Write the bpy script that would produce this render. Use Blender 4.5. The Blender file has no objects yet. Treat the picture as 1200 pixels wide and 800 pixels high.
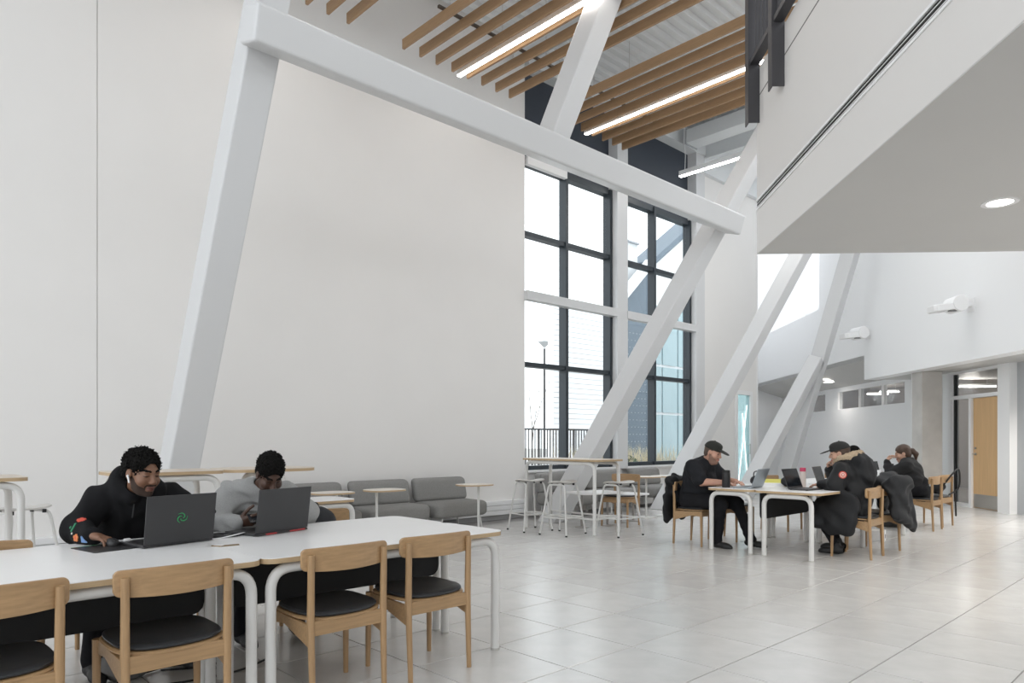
import bpy, bmesh, math, random
import numpy as np
from mathutils import Vector, Matrix
R = math.radians
random.seed(7)
SC = bpy.context.scene
COL = SC.collection
# ------------------------------------------------------------------ camera
HEAD = 46.37                     # camera heading, degrees from +X (X runs along the long wall, Y towards it)
cam_d = bpy.data.cameras.new('camera'); cam = bpy.data.objects.new('camera', cam_d); COL.objects.link(cam)
cam.location = (0, 0, 1.294); cam.rotation_euler = (R(90), 0, R(HEAD - 90))
cam_d.sensor_width = 36; cam_d.lens = 36 * 828 / 1200; cam_d.shift_y = 115.5 / 1200
cam_d.clip_start = .05; cam_d.clip_end = 300
SC.camera = cam
# ------------------------------------------------------------------ world: bright overcast sky
wd = bpy.data.worlds.new('overcast_sky'); SC.world = wd; wd.use_nodes = True
bg = wd.node_tree.nodes['Background']; bg.inputs[0].default_value = (.93, .965, 1.0, 1); bg.inputs[1].default_value = 1.55
SC.view_settings.view_transform = 'Standard'; SC.view_settings.look = 'None'
SC.view_settings.exposure = 0.64; SC.view_settings.gamma = 1
SC.view_settings.use_curve_mapping = False
SC.cycles.max_bounces = 10; SC.cycles.diffuse_bounces = 6; SC.cycles.transparent_max_bounces = 16
SC.cycles.sample_clamp_indirect = 6
YAW2 = R(HEAD - 2.6 - 90)        # second grid (balcony, doors): local x = right, local y = ahead

# ------------------------------------------------------------------ materials
MATS = {}
def nodes_of(m):
    nt = m.node_tree; return nt, nt.nodes['Principled BSDF']
def mat(name, col, rough=.5, metal=0, var=0, vscale=8, bump=0, bscale=60, spec=.5, stretch=None, rnd=0):
    if name in MATS: return MATS[name]
    m = bpy.data.materials.new(name); m.use_nodes = True; nt, p = nodes_of(m); N = nt.nodes; L = nt.links
    p.inputs['Base Color'].default_value = (*col, 1); p.inputs['Roughness'].default_value = rough
    p.inputs['Metallic'].default_value = metal; p.inputs['Specular IOR Level'].default_value = spec
    tc = None
    if var or bump:
        tc = N.new('ShaderNodeTexCoord'); mp = N.new('ShaderNodeMapping'); L.new(tc.outputs['Object'], mp.inputs[0])
        if stretch: mp.inputs['Scale'].default_value = stretch
    if var or rnd:
        mixn = N.new('ShaderNodeHueSaturation'); mixn.inputs['Color'].default_value = (*col, 1)
        src = None
        if var:
            nz = N.new('ShaderNodeTexNoise'); nz.inputs['Scale'].default_value = vscale; nz.inputs['Detail'].default_value = 5
            L.new(mp.outputs[0], nz.inputs[0])
            mr = N.new('ShaderNodeMapRange'); mr.inputs[1].default_value = .25; mr.inputs[2].default_value = .75
            mr.inputs[3].default_value = 1 - var; mr.inputs[4].default_value = 1 + var
            L.new(nz.outputs[0], mr.inputs[0]); src = mr.outputs[0]
        if rnd:
            oi = N.new('ShaderNodeObjectInfo'); m2 = N.new('ShaderNodeMapRange')
            m2.inputs[3].default_value = 1 - rnd; m2.inputs[4].default_value = 1 + rnd
            L.new(oi.outputs['Random'], m2.inputs[0])
            if src:
                mu = N.new('ShaderNodeMath'); mu.operation = 'MULTIPLY'; L.new(src, mu.inputs[0]); L.new(m2.outputs[0], mu.inputs[1]); src = mu.outputs[0]
            else: src = m2.outputs[0]
        L.new(src, mixn.inputs['Value']); L.new(mixn.outputs[0], p.inputs['Base Color'])
    if bump:
        n2 = N.new('ShaderNodeTexNoise'); n2.inputs['Scale'].default_value = bscale; n2.inputs['Detail'].default_value = 3
        L.new(mp.outputs[0], n2.inputs[0]); b = N.new('ShaderNodeBump'); b.inputs['Strength'].default_value = bump
        b.inputs['Distance'].default_value = .01; L.new(n2.outputs[0], b.inputs['Height']); L.new(b.outputs[0], p.inputs['Normal'])
    MATS[name] = m; return m
def emit(name, col, s):
    m = bpy.data.materials.new(name); m.use_nodes = True; nt, p = nodes_of(m)
    p.inputs['Base Color'].default_value = (*col, 1); p.inputs['Emission Color'].default_value = (*col, 1); p.inputs['Emission Strength'].default_value = s
    MATS[name] = m; return m
def glass(name, tint=(1, 1, 1), refl=.12, rough=0.0):
    m = bpy.data.materials.new(name); m.use_nodes = True; nt = m.node_tree; N = nt.nodes; L = nt.links
    N.remove(N['Principled BSDF']); out = N['Material Output']
    t = N.new('ShaderNodeBsdfTransparent'); t.inputs[0].default_value = (*tint, 1)
    g = N.new('ShaderNodeBsdfGlossy'); g.inputs['Roughness'].default_value = rough; g.inputs[0].default_value = (.9, .95, 1, 1)
    lw = N.new('ShaderNodeLayerWeight'); lw.inputs[0].default_value = refl; mx = N.new('ShaderNodeMixShader')
    lw.inputs[0].default_value = .5; pw = N.new('ShaderNodeMath'); pw.operation = 'POWER'; pw.inputs[1].default_value = 4.5; L.new(lw.outputs['Facing'], pw.inputs[0])
    ma = N.new('ShaderNodeMath'); ma.operation = 'MULTIPLY_ADD'; ma.inputs[1].default_value = .8; ma.inputs[2].default_value = refl*.3; L.new(pw.outputs[0], ma.inputs[0]); L.new(ma.outputs[0], mx.inputs[0]); L.new(t.outputs[0], mx.inputs[1]); L.new(g.outputs[0], mx.inputs[2]); L.new(mx.outputs[0], out.inputs[0])
    MATS[name] = m; return m
WALL = mat('wall_paint', (.80, .783, .762), .6, var=.012, vscale=1.5)
WHITE = mat('white_paint', (.82, .82, .82), .45)
STEELW = mat('white_steel_paint', (.63, .635, .64), .4, bump=.04, bscale=25)
CEILW = mat('ceiling_paint', (.74, .76, .77), .6)
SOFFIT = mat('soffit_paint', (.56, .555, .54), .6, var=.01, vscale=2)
TILE = mat('stone_tile', (.62, .61, .592), .26, var=.07, vscale=5, bump=.03, bscale=40, spec=1.0, rnd=.035)
nodes_of(TILE)[1].inputs['Coat Weight'].default_value = .3; nodes_of(TILE)[1].inputs['Coat Roughness'].default_value = .24
GROUT = mat('tile_grout', (.27, .265, .26), .8)
OAK = mat('oak_wood', (.375, .235, .118), .42, var=.16, vscale=9, stretch=(9, 9, .7))
OAKH = mat('oak_wood_lengthwise', (.385, .242, .122), .42, var=.16, vscale=9, stretch=(.7, 9, 9))
OAKD = mat('stained_oak', (.27, .13, .06), .45, var=.14, vscale=9, stretch=(9, 9, .7))
SLAT = mat('slat_veneer', (.36, .225, .122), .5, var=.16, vscale=8, stretch=(14, .6, 14))
PLY = mat('ply_edge', (.47, .34, .20), .5, var=.1, vscale=30, stretch=(.3, .3, 8))
LAM = mat('white_laminate', (.84, .835, .83), .28)
LAMW = mat('pale_laminate', (.62, .54, .45), .4, var=.05, vscale=10)
TUBE = mat('white_powder_tube', (.68, .675, .655), .35)
TUBEG = mat('beige_powder_tube', (.50, .49, .46), .4)
LEATH = mat('black_leather', (.022, .024, .027), .38, bump=.12, bscale=300)
PANELF = mat('black_felt', (.012, .0125, .0135), .9, bump=.2, bscale=400)
SOFA = mat('grey_upholstery', (.25, .245, .235), .9, var=.1, vscale=60, bump=.25, bscale=350)
MULL = mat('dark_frame', (.018, .026, .034), .4)
DPANEL = mat('dark_blue_panel', (.036, .045, .062), .55)
RAILM = mat('dark_guard_steel', (.05, .048, .052), .42)
BLACKP = mat('black_plastic', (.014, .014, .015), .45)
DARKALU = mat('dark_laptop_metal', (.045, .045, .047), .42, metal=.3)
SILVER = mat('silver_aluminium', (.36, .40, .43), .3, metal=.9)
STEEL = mat('brushed_steel', (.55, .54, .52), .32, metal=.9)
SCREEN = mat('screen_off', (.01, .012, .016), .15)
CONC = mat('fair_concrete', (.50, .485, .46), .75, var=.12, vscale=3, bump=.1, bscale=30)
DOORW = mat('door_maple', (.62, .40, .20), .42, var=.10, vscale=5, stretch=(6, 14, .35))
GREYW = mat('grey_wall_paint', (.42, .43, .44), .6)
GRED = mat('red_plastic', (.42, .03, .03), .4)
GREEN = mat('emblem_green', (.02, .30, .09), .4)
RUB = mat('black_rubber', (.012, .012, .012), .7)
GLASS = glass('window_glass', (.97, .985, .985), .12)
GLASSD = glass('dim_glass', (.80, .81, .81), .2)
GLAST = glass('teal_glass', (.66, .80, .81), .3)
LAMP = emit('lamp_diffuser', (1, .965, .92), 9)
BALC = mat('balcony_paint', (.70, .682, .662), .55)
WALL2 = mat('bright_white_wall', (.86, .865, .87), .55)
LAMPP = emit('pendant_diffuser', (1, .98, .95), 22)
LAMPC = emit('lamp_diffuser_cool', (1, .98, .95), 8)
LAMPD = emit('downlight_lens', (1, .97, .93), 6)

# ------------------------------------------------------------------ mesh helpers
class MB:
    def __init__(s): s.v = []; s.f = []; s.m = []
    def add(s, vs, fs, mi=0):
        o = len(s.v); s.v += [tuple(v) for v in vs]; s.f += [tuple(o + i for i in f) for f in fs]; s.m += [mi] * len(fs); return s
    def box(s, x0, x1, y0, y1, z0, z1, mi=0, M=None):
        vs = [Vector((x, y, z)) for z in (z0, z1) for y in (y0, y1) for x in (x0, x1)]
        if M is not None: vs = [M @ v for v in vs]
        return s.add(vs, [(0, 2, 3, 1), (4, 5, 7, 6), (0, 1, 5, 4), (2, 6, 7, 3), (0, 4, 6, 2), (1, 3, 7, 5)], mi)
    def prism(s, poly, z0, z1, mi=0, mside=None, M=None):
        n = len(poly); vs = [Vector((x, y, z0)) for x, y in poly] + [Vector((x, y, z1)) for x, y in poly]
        if M is not None: vs = [M @ v for v in vs]
        o = len(s.v); s.v += [tuple(v) for v in vs]
        s.f += [tuple(o + i for i in reversed(range(n))), tuple(o + n + i for i in range(n))]; s.m += [mi, mi]
        for i in range(n):
            j = (i + 1) % n; s.f.append((o + i, o + j, o + n + j, o + n + i)); s.m.append(mi if mside is None else mside)
        return s
    def rings(s, rs, mi=0, caps=True):
        n = len(rs[0]); o = len(s.v)
        for r in rs: s.v += [tuple(p) for p in r]
        for k in range(len(rs) - 1):
            for i in range(n):
                j = (i + 1) % n; s.f.append((o + k*n + i, o + k*n + j, o + (k+1)*n + j, o + (k+1)*n + i)); s.m.append(mi)
        if caps:
            s.f.append(tuple(o + i for i in reversed(range(n)))); s.f.append(tuple(o + (len(rs)-1)*n + i for i in range(n))); s.m += [mi, mi]
        return s
    def tube(s, path, r, seg=10, mi=0, flat=None):
        path = [Vector(p) for p in path]; n = len(path)
        rr = r if isinstance(r, (list, tuple)) else [r] * n
        t = (path[1] - path[0]).normalized(); up = Vector((0, 0, 1)) if abs(t.z) < .9 else Vector((1, 0, 0))
        u = t.cross(up).normalized(); rs = []
        for i, p in enumerate(path):
            if 0 < i < n - 1: t = ((path[i+1] - p).normalized() + (p - path[i-1]).normalized()).normalized()
            elif i == n - 1: t = (p - path[i-1]).normalized()
            else: t = (path[1] - p).normalized()
            u = (u - t * u.dot(t)).normalized(); w = t.cross(u)
            rs.append([p + (u * math.cos(a) + w * math.sin(a)) * rr[i] for a in [2*math.pi*k/seg for k in range(seg)]])
        return s.rings(rs, mi)
    def cyl(s, p0, p1, r0, r1=None, seg=14, mi=0): return s.tube([p0, p1], [r0, r0 if r1 is None else r1], seg, mi)
    def lathe(s, prof, c=(0, 0, 0), seg=20, mi=0):
        return s.rings([[Vector((c[0] + r*math.cos(2*math.pi*k/seg), c[1] + r*math.sin(2*math.pi*k/seg), c[2] + z)) for k in range(seg)] for r, z in prof], mi)
    def bar(s, p0, p1, w, h, up=(0, 0, 1), mi=0):
        p0 = Vector(p0); p1 = Vector(p1); t = (p1 - p0).normalized(); up = Vector(up)
        u = t.cross(up).normalized(); v = u.cross(t).normalized()
        return s.rings([[p + u*a*w/2 + v*b*h/2 for a, b in ((-1, -1), (1, -1), (1, 1), (-1, 1))] for p in (p0, p1)], mi)
    def build(s, name, mats, parent=None, smooth=False, bevel=0, seg=2, kind=None):
        me = bpy.data.meshes.new(name); me.from_pydata(s.v, [], s.f)
        for m in (mats if isinstance(mats, (list, tuple)) else [mats]): me.materials.append(m)
        me.polygons.foreach_set('material_index', s.m)
        bm = bmesh.new(); bm.from_mesh(me); bmesh.ops.recalc_face_normals(bm, faces=bm.faces); bm.to_mesh(me); bm.free()
        if smooth: me.polygons.foreach_set('use_smooth', [True] * len(me.polygons)); me.set_sharp_from_angle(angle=R(40))
        o = bpy.data.objects.new(name, me); COL.objects.link(o)
        if parent: o.parent = parent
        if bevel:
            b = o.modifiers.new('bevel', 'BEVEL'); b.width = bevel; b.segments = seg; b.limit_method = 'ANGLE'; b.angle_limit = R(40)
        if kind: o['kind'] = kind
        return o
def tag(o, label=None, cat=None, group=None, kind=None):
    if label: o['label'] = label
    if cat: o['category'] = cat
    if group: o['group'] = group
    if kind: o['kind'] = kind
    return o
GROUPS = dict(dining_chair='oak dining chairs with black seats', work_table='white work tables', bar_table='bar height tables', bar_stool='white bar stools', lounge_chair='grey lounge chairs by the wall and windows', side_table='small side tables by the lounge chairs', low_table='low white tables by the window', slat_raft='ceiling slat rafts', linear_lamp='linear lamps in the slat rafts', tube_lamp='tube lamps behind the glass', downlight='round downlights', wall_projector='wall projectors', laptop='open laptops', steel_column='leaning white steel columns', cable='cables around the front table', person='people at the tables', bottle='bottles on the tables')
def thing(name, label, cat, loc=(0, 0, 0), rz=0, group=None, kind=None):
    group = group or GROUPS.get(name)
    o = bpy.data.objects.new(name, None); COL.objects.link(o); o.location = loc; o.rotation_euler = (0, 0, rz); o.empty_display_size = .1
    return tag(o, label, cat, group, kind)
def struct(name, mb, m, label=None, cat=None, parent=None, rz=0, **k):
    o = mb.build(name, m, parent, **k); o.rotation_euler.z = rz; o['kind'] = 'structure'
    return tag(o, label, cat)
def dup(root, loc, rz, label=None, cat=None):
    def cp(o, par):
        c = o.copy(); COL.objects.link(c)
        if par: c.parent = par
        for ch in o.children: cp(ch, c)
        return c
    r = cp(root, None); r.location = loc; r.rotation_euler = (0, 0, rz)
    if label: r['label'] = label
    return r
def fillet(pts, rad, n=6):
    pts = [Vector(p) for p in pts]; out = [pts[0]]
    for i in range(1, len(pts) - 1):
        a = (pts[i-1] - pts[i]).normalized(); b = (pts[i+1] - pts[i]).normalized()
        p0 = pts[i] + a*rad; p1 = pts[i] + b*rad
        for k in range(n + 1):
            t = k/n; out.append(p0*(1-t)**2 + pts[i]*2*t*(1-t) + p1*t*t)
    out.append(pts[-1]); return out
def rrect(w, d, r, n=6, cx=0, cy=0):
    P = []
    for sx, sy, a0 in ((1, 1, 0), (-1, 1, 90), (-1, -1, 180), (1, -1, 270)):
        for k in range(n + 1):
            a = R(a0 + 90*k/n); P.append((cx + sx*(w/2 - r) + r*math.cos(a), cy + sy*(d/2 - r) + r*math.sin(a)))
    return P
def superell(w, d, e, n=40):
    P = []
    for k in range(n):
        t = 2*math.pi*k/n; c, s_ = math.cos(t), math.sin(t)
        P.append((w/2*math.copysign(abs(c)**(2/e), c), d/2*math.copysign(abs(s_)**(2/e), s_)))
    return P
# ================================================================== STRUCTURE
Sn, Cs = math.sin(R(HEAD)), math.cos(R(HEAD))
def proj(a, b, z):
    X, Y = a*Sn - b*Cs, a*Cs + b*Sn
    return (600 + 828*X/Y, 515.5 - 828*(z - 1.294)/Y, Y) if Y > .3 else None
def G2(p, q, z=0):                       # second grid -> world
    c, s = math.cos(YAW2), math.sin(YAW2); return Vector((p*c - q*s, p*s + q*c, z))
# ---- floor of square stone tiles
fl = MB(); fl.box(-6, 26, -8, 8.6, -.2, -.006); fl.box(15.5, 27, 8.6, 14, -.2, -.006)
floor = struct('floor', fl, GROUT)
cells = []; outer = []
for i in range(-4, 45):
    for j in range(-6, 22):
        a0, b0 = .6*i, .2896 + .6*j
        if b0 + .6 > 8.43 and a0 < 16: continue
        best = None
        for da in (0, .6):
            for db in (0, .6):
                pr = proj(a0 + da, b0 + db, 0)
                if pr and -20 < pr[0] < 1220 and pr[1] < 815: best = max(best or 0, pr[2])
        ctr = proj(a0 + .3, b0 + .3, 0)
        if ctr is None or ctr[2] > 25.5: continue
        if best is None:
            if -1200 < ctr[0] < 2600 and ctr[2] > .8: outer.append((0, a0, b0))
            continue
        cells.append((ctr[2], a0, b0))
cells.sort()
tm = MB(); e = .0035
tm.box(-.3 + e, .3 - e, -.3 + e, .3 - e, -.012, 0)
t0 = tm.build('tile', TILE, floor, bevel=.0015, seg=1)
for k, (d, a0, b0) in enumerate(cells[:300]):
    t = t0 if k == 0 else t0.copy()
    if k: COL.objects.link(t); t.parent = floor
    t.location = (a0 + .3, b0 + .3, 0)
far = MB()
for d, a0, b0 in cells[300:] + outer: far.box(a0 + e, a0 + .6 - e, b0 + e, b0 + .6 - e, -.012, 0)
far.build('tile_paving', TILE, floor, kind='stuff')
# ---- long white wall, with its vertical panel joint
wl = MB(); wl.box(-6, 8.42, 8.57, 8.85, 0, 8)
wall_left = struct('wall_left', wl, WALL)
MB().box(-6, 2.004, 8.55, 8.57, .02, 8).build('wall_panel', WALL, wall_left)
MB().box(2.012, 8.45, 8.55, 8.571, .02, 8).build('wall_panel', WALL, wall_left)
MB().box(8.42, 8.45, 8.571, 8.85, .74, 8).build('wall_end', WALL, wall_left)
wh = MB(); wh.box(-6, 16, -8.3, -8, 0, 8); struct('wall_behind', wh, WALL)
# ---- wall around the windows
wb = MB(); wb.box(8.42, 14.05, 8.57, 8.85, 0, .74); wb.box(14.05, 15.6, 8.6, 8.85, 0, 8); wb.box(15.6, 16.75, 8.6, 8.7, 2.5, 8); wb.box(16.42, 16.75, 8.6, 8.66, 0, 2.5)
wall_back = struct('wall_back', wb, WALL)
MB().box(8.45, 14.05, 8.50, 8.6, .74, .775).build('window_stool', WHITE, wall_back)
MB().box(8.45, 10.9, 8.70, 8.8, 6.15, 7.65).build('dark_panel', DPANEL, wall_back)['label'] = 'dark blue metal panel above the first window'
MB().box(11.23, 13.7, 8.70, 8.8, 6.15, 7.65).build('dark_panel', DPANEL, wall_back)
MB().box(8.45, 14.05, 8.45, 8.85, 7.65, 8).build('head_beam', CEILW, wall_back)
MB().box(10.9, 11.23, 8.48, 8.82, .74, 7.66).build('column', STEELW, wall_back)
MB().box(13.7, 14.05, 8.48, 8.82, 0, 8).build('column', STEELW, wall_back)
MB().box(14.02, 16.75, 8.5, 8.62, 7.3, 8).build('head_beam', CEILW, wall_back)
def window(name, a0, a1, mulls):
    w = thing(name, None, None); w['kind'] = 'structure'
    def P(n, mb, m=MULL): mb.build(n, m, w)
    P('jamb', MB().box(a0, a0 + .05, 8.62, 8.77, .775, 6.15)); P('jamb', MB().box(a1 - .08, a1, 8.6, 8.77, .775, 6.15))
    P('sill', MB().box(a0, a1, 8.62, 8.78, .775, .85)); P('head', MB().box(a0, a1, 8.62, 8.78, 6.05, 6.15))
    for m0 in mulls: P('mullion', MB().box(m0, m0 + .07, 8.60, 8.77, .775, 6.15))
    zs = [.85, 2.6, 4.85, 6.05]; xs = [a0 + .05] + [m for m0 in mulls for m in (m0, m0 + .07)] + [a1 - .08]
    for z in zs[1:3]:
        for k in range(0, len(xs), 2): P('transom', MB().box(xs[k], xs[k+1], 8.62, 8.77, z - .04, z + .04))
    for z0, z1 in zip(zs, zs[1:]):
        for k in range(0, len(xs), 2): P('pane', MB().box(xs[k], xs[k+1], 8.70, 8.706, z0, z1), GLASS)
    P('cross_tube', MB().box(a0 - .02, a1, 8.46, 8.6, 3.68, 3.83), STEELW)
    return w
window('window_1', 8.45, 10.9, [9.55]); window('window_2', 11.23, 13.7, [12.29])
bl = MB(); bl.box(8.5, 9.5, 8.52, 8.6, 6.0, 6.14)
tag(bl.build('roller_blind', WHITE), 'white rolled up blind cassette at the head of the left window', 'blind')
# ---- convector along the long wall
h = thing('wall_convector', 'long low white louvred convector heater at the foot of the long wall', 'heater', (0, 0, 0))
MB().box(-5, 8.4, 8.46, 8.55, 0, .075).build('plinth', mat('grey_plinth', (.33, .33, .33), .6), h)
for k in range(3): MB().box(-5, 8.4, 8.43, 8.55, .08 + .078*k, .08 + .078*k + .07).build('louvre', WHITE, h, bevel=.006)
MB().box(-5, 8.4, 8.45, 8.55, .075, .305).build('casing', mat('shadow_grey', (.45, .45, .45), .6), h)
# ---- glass door in the far corner of the window wall
d1 = thing('door_1', None, None); d1['kind'] = 'structure'
MB().box(15.6, 15.72, 8.58, 8.7, 0, 2.5).build('frame', WHITE, d1); MB().box(16.33, 16.45, 8.58, 8.7, 0, 2.5).build('frame', WHITE, d1)
MB().box(15.72, 16.33, 8.58, 8.7, 2.40, 2.5).build('frame', WHITE, d1)
MB().box(15.72, 16.33, 8.62, 8.63, .05, 2.40).build('pane', GLAST, d1)
x0 = MB(); x0.bar((15.76, 8.605, .15), (16.2, 8.605, 2.15), .022, .012, (0, 1, 0)); x0.build('crossed_reflection', emit('reflection_glow', (.95, 1, .98), .9), d1)  # glowing crossed strips draw lamp reflections onto the pane
x0 = MB(); x0.bar((16.26, 8.605, .15), (15.98, 8.605, 1.95), .022, .012, (0, 1, 0)); x0.build('crossed_reflection', MATS['reflection_glow'], d1)
MB().cyl((16.28, 8.56, .95), (16.28, 8.56, 1.2), .014).cyl((16.28, 8.56, .97), (16.28, 8.62, .97), .01).cyl((16.28, 8.56, 1.18), (16.28, 8.62, 1.18), .01).build('pull_handle', STEEL, d1)
# ---- ceiling: corrugated deck, ribs along X
dk = MB()
for x0, x1, y0 in ((-6, 3, -3), (3, 6, -1), (6, 8, 1.5), (8, 10, 3.4), (10, 12, 4.8), (12, 13.5, 5.6), (13.5, 15, 6.4), (15, 17.6, 7.1)):   # the roof steps back to a skylight on the balcony side
    prof = []; y = y0
    while y < 8.8: prof += [(y, 8.0), (y + .07, 8.0), (y + .10, 7.94), (y + .17, 7.94)]; y += .2
    n = len(prof)
    dk.add([(x0, y_, z_) for y_, z_ in prof] + [(x1, y_, z_) for y_, z_ in prof], [(i, i + 1, n + i + 1, n + i) for i in range(n - 1)])
    dk.box(x0, x1, y0, 8.8, 8.03, 8.2)
ceiling = struct('ceiling', dk, CEILW)
for a0 in (1.4, 4.3, 8.15, 11.15, 14.1):
    j = MB(); j.box(a0 - .08, a0 + .08, max(1, .45*a0), 8.5, 7.90, 7.93); j.box(a0 - .015, a0 + .015, max(1, .45*a0), 8.5, 7.6, 7.93); j.box(a0 - .08, a0 + .08, max(1, .45*a0), 8.5, 7.58, 7.61)
    j.build('joist', CEILW, ceiling)
cp = MB(); cp.cyl((8.5, 3.8, 7.75), (8.5, 8.4, 7.75), .02, seg=8); cp.build('conduit', mat('grey_conduit', (.45, .46, .47), .5), ceiling)
for k in range(6):
    x = 2.0 + k*2.1; MB().cyl((x, 7.3, 7.72), (x, 7.3, 7.94), .012, seg=6).cyl((x, 7.3, 7.70), (x, 7.3, 7.73), .03, seg=8).build('sprinkler_head', CEILW, ceiling)
du = thing('white_duct', 'white boxed ventilation duct under the deck beyond the leaning post', 'duct', (0, 0, 0))
MB().box(12.95, 13.35, 3.5, 8.25, 7.56, 7.84).build('casing', CEILW, du); MB().box(12.93, 13.37, 8.25, 8.28, 7.54, 7.86).build('end_flange', mat('grey_flange', (.4, .41, .42), .5), du)
MB().cyl((13.15, 7.9, 7.84), (13.15, 7.9, 7.95), .008).build('hanger_rod', STEEL, du); MB().cyl((13.15, 6.6, 7.84), (13.15, 6.6, 7.95), .008).build('hanger_rod', STEEL, du)
# ---- second grid: bulkhead, soffits, corridor wall
w = MB(); w.box(7.2, 7.5, 7.4, 16.25, 2.65, 8); w.box(7.2, 7.5, 16.25, 18.86, 3.09, 8); w.box(7.2, 7.5, 18.86, 24.8, 3.09, 4.72)
w.box(7.5, 9.2, 18.86, 24.8, 4.6, 4.72); w.box(9.0, 9.2, 18.86, 24.8, 4.72, 8); w.box(7.5, 9.2, 18.7, 18.86, 4.6, 8)
struct('wall_right', w, WALL2, rz=YAW2)
w = MB(); w.box(7.5, 11.5, 7.4, 16.25, 2.65, 2.75)
w.add([(7.2, 16.25, 3.09), (8.3, 16.25, 2.72), (8.3, 24.8, 2.72), (7.2, 24.8, 3.09), (7.2, 16.25, 3.2), (8.3, 16.25, 3.2), (8.3, 24.8, 3.2), (7.2, 24.8, 3.2)], [(0, 1, 2, 3), (7, 6, 5, 4), (0, 4, 5, 1), (1, 5, 6, 2), (2, 6, 7, 3), (3, 7, 4, 0)])
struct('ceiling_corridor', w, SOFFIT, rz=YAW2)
w = MB(); w.box(8.21, 8.36, 14.65, 24.8, 0, 2.15); w.box(8.21, 8.36, 14.65, 24.8, 2.63, 3.1); w.box(8.21, 8.36, 14.65, 16.5, 2.15, 2.63); w.box(8.21, 8.36, 20.21, 21.05, 2.15, 2.63); w.box(8.21, 8.36, 24.75, 24.8, 2.15, 2.63)
struct('wall_corridor', w, WALL2, rz=YAW2)
w = MB(); w.box(8.25, 8.4, 9, 12.73, 0, 2.65); struct('wall_side', w, GREYW, rz=YAW2)
w = MB(); w.box(5.2, 9.2, 24.8, 25, 0, 8); w.box(5.2, 5.35, 18.0, 24.8, 0, 8); struct('wall_end', w, WALL2, rz=YAW2)
def cwin(name, qs):
    t = thing(name, None, None, rz=YAW2); t['kind'] = 'structure'
    for q0, q1 in qs:
        MB().box(8.24, 8.30, q0, q0 + .07, 2.15, 2.63).build('frame', MULL, t); MB().box(8.215, 8.33, q1 - .05, q1, 2.15, 2.63).build('mullion', WHITE, t)
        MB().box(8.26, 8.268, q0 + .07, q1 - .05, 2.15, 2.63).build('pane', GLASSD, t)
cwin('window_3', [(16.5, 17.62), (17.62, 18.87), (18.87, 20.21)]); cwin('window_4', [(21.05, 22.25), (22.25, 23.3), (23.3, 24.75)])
# rooms behind the glass
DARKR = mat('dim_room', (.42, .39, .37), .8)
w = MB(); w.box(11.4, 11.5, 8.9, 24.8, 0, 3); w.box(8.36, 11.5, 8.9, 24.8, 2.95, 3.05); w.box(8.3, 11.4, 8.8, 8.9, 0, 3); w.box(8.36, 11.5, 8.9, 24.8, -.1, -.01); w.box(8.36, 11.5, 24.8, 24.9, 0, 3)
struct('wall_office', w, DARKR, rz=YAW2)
for k, (p, q, L) in enumerate(((9.55, 16.3, 1.1), (10.15, 22.0, .62), (9.3, 19.5, .5))):
    t = thing('tube_lamp', ['thin white tube lamp glowing inside the room behind the wooden door', 'white tube lamp behind the leftmost high window of the row beside the column', 'short white tube lamp behind the middle high window'][k], 'lamp', G2(p, q, (2.5, 2.7, 2.6)[k]), YAW2 + R(90))
    MB().box(-.03, .03, -L/2, L/2, -.02, .01).build('tube', LAMPC, t); MB().box(-.035, .035, -L/2, L/2, .01, .05).build('housing', WHITE, t)
    ld = bpy.data.lights.new('tube_glow', 'POINT'); ld.energy = 24; ld.shadow_soft_size = .15; ld.color = (1, .94, .88); lo = bpy.data.objects.new('glow', ld); COL.objects.link(lo); lo.parent = t; lo.location.z = -.12
    for s_ in (-1, 1): MB().cyl((0, s_*L/3, .05), (0, s_*L/3, (.45, .25, .35)[k]), .004, seg=5).build('wire', WHITE, t)
# ---- wooden door with sidelight and transom
d2 = thing('door_2', None, None, rz=YAW2); d2['kind'] = 'structure'
def D(n, x, m, **k): return x.build(n, m, d2, **k)
D('frame', MB().box(8.18, 8.32, 14.6, 14.7, 0, 2.65), WHITE); D('frame', MB().box(8.18, 8.32, 13.94, 14.02, 0, 2.13), WHITE)
D('frame', MB().box(8.18, 8.32, 13.05, 13.1, 0, 2.65), WHITE); D('frame', MB().box(8.18, 8.32, 13.1, 14.6, 2.10, 2.17), WHITE); D('frame', MB().box(8.18, 8.32, 13.1, 14.6, 2.60, 2.65), WHITE)
D('frame', MB().box(8.18, 8.32, 14.02, 14.6, 0, .06), WHITE)
D('pillar', MB().box(8.12, 8.38, 12.72, 13.05, 0, 2.65), WHITE)
D('pane', MB().box(8.25, 8.258, 13.1, 14.6, 2.17, 2.60), GLASSD); D('pane', MB().box(8.25, 8.258, 14.02, 14.6, .06, 2.10), GLASSD)
D('gasket', MB().box(8.23, 8.27, 14.55, 14.6, .06, 2.10), BLACKP); D('gasket', MB().box(8.23, 8.27, 14.55, 14.6, 2.17, 2.60), BLACKP)
lf = D('door_leaf', MB().box(8.22, 8.265, 13.11, 13.93, .01, 2.09), DOORW)
MB().box(8.213, 8.222, 13.13, 13.91, .02, .27).build('kick_plate', STEEL, lf)
hd = MB(); hd.lathe([(.026, 0), (.026, .01)]); hm = Matrix.Translation((8.22, 13.86, 1.03)) @ Matrix.Rotation(R(-90), 4, 'Y')
hd.v = [tuple(hm @ Vector(v)) for v in hd.v]; hd.tube(fillet([(8.22, 13.86, 1.03), (8.16, 13.86, 1.03), (8.16, 13.73, 1.03)], .012), .010, 8)
hd.build('lever_handle', STEEL, lf, smooth=True)
MB().cyl((8.22, 13.86, 1.14), (8.205, 13.86, 1.14), .022).build('lock', STEEL, lf)
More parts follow.
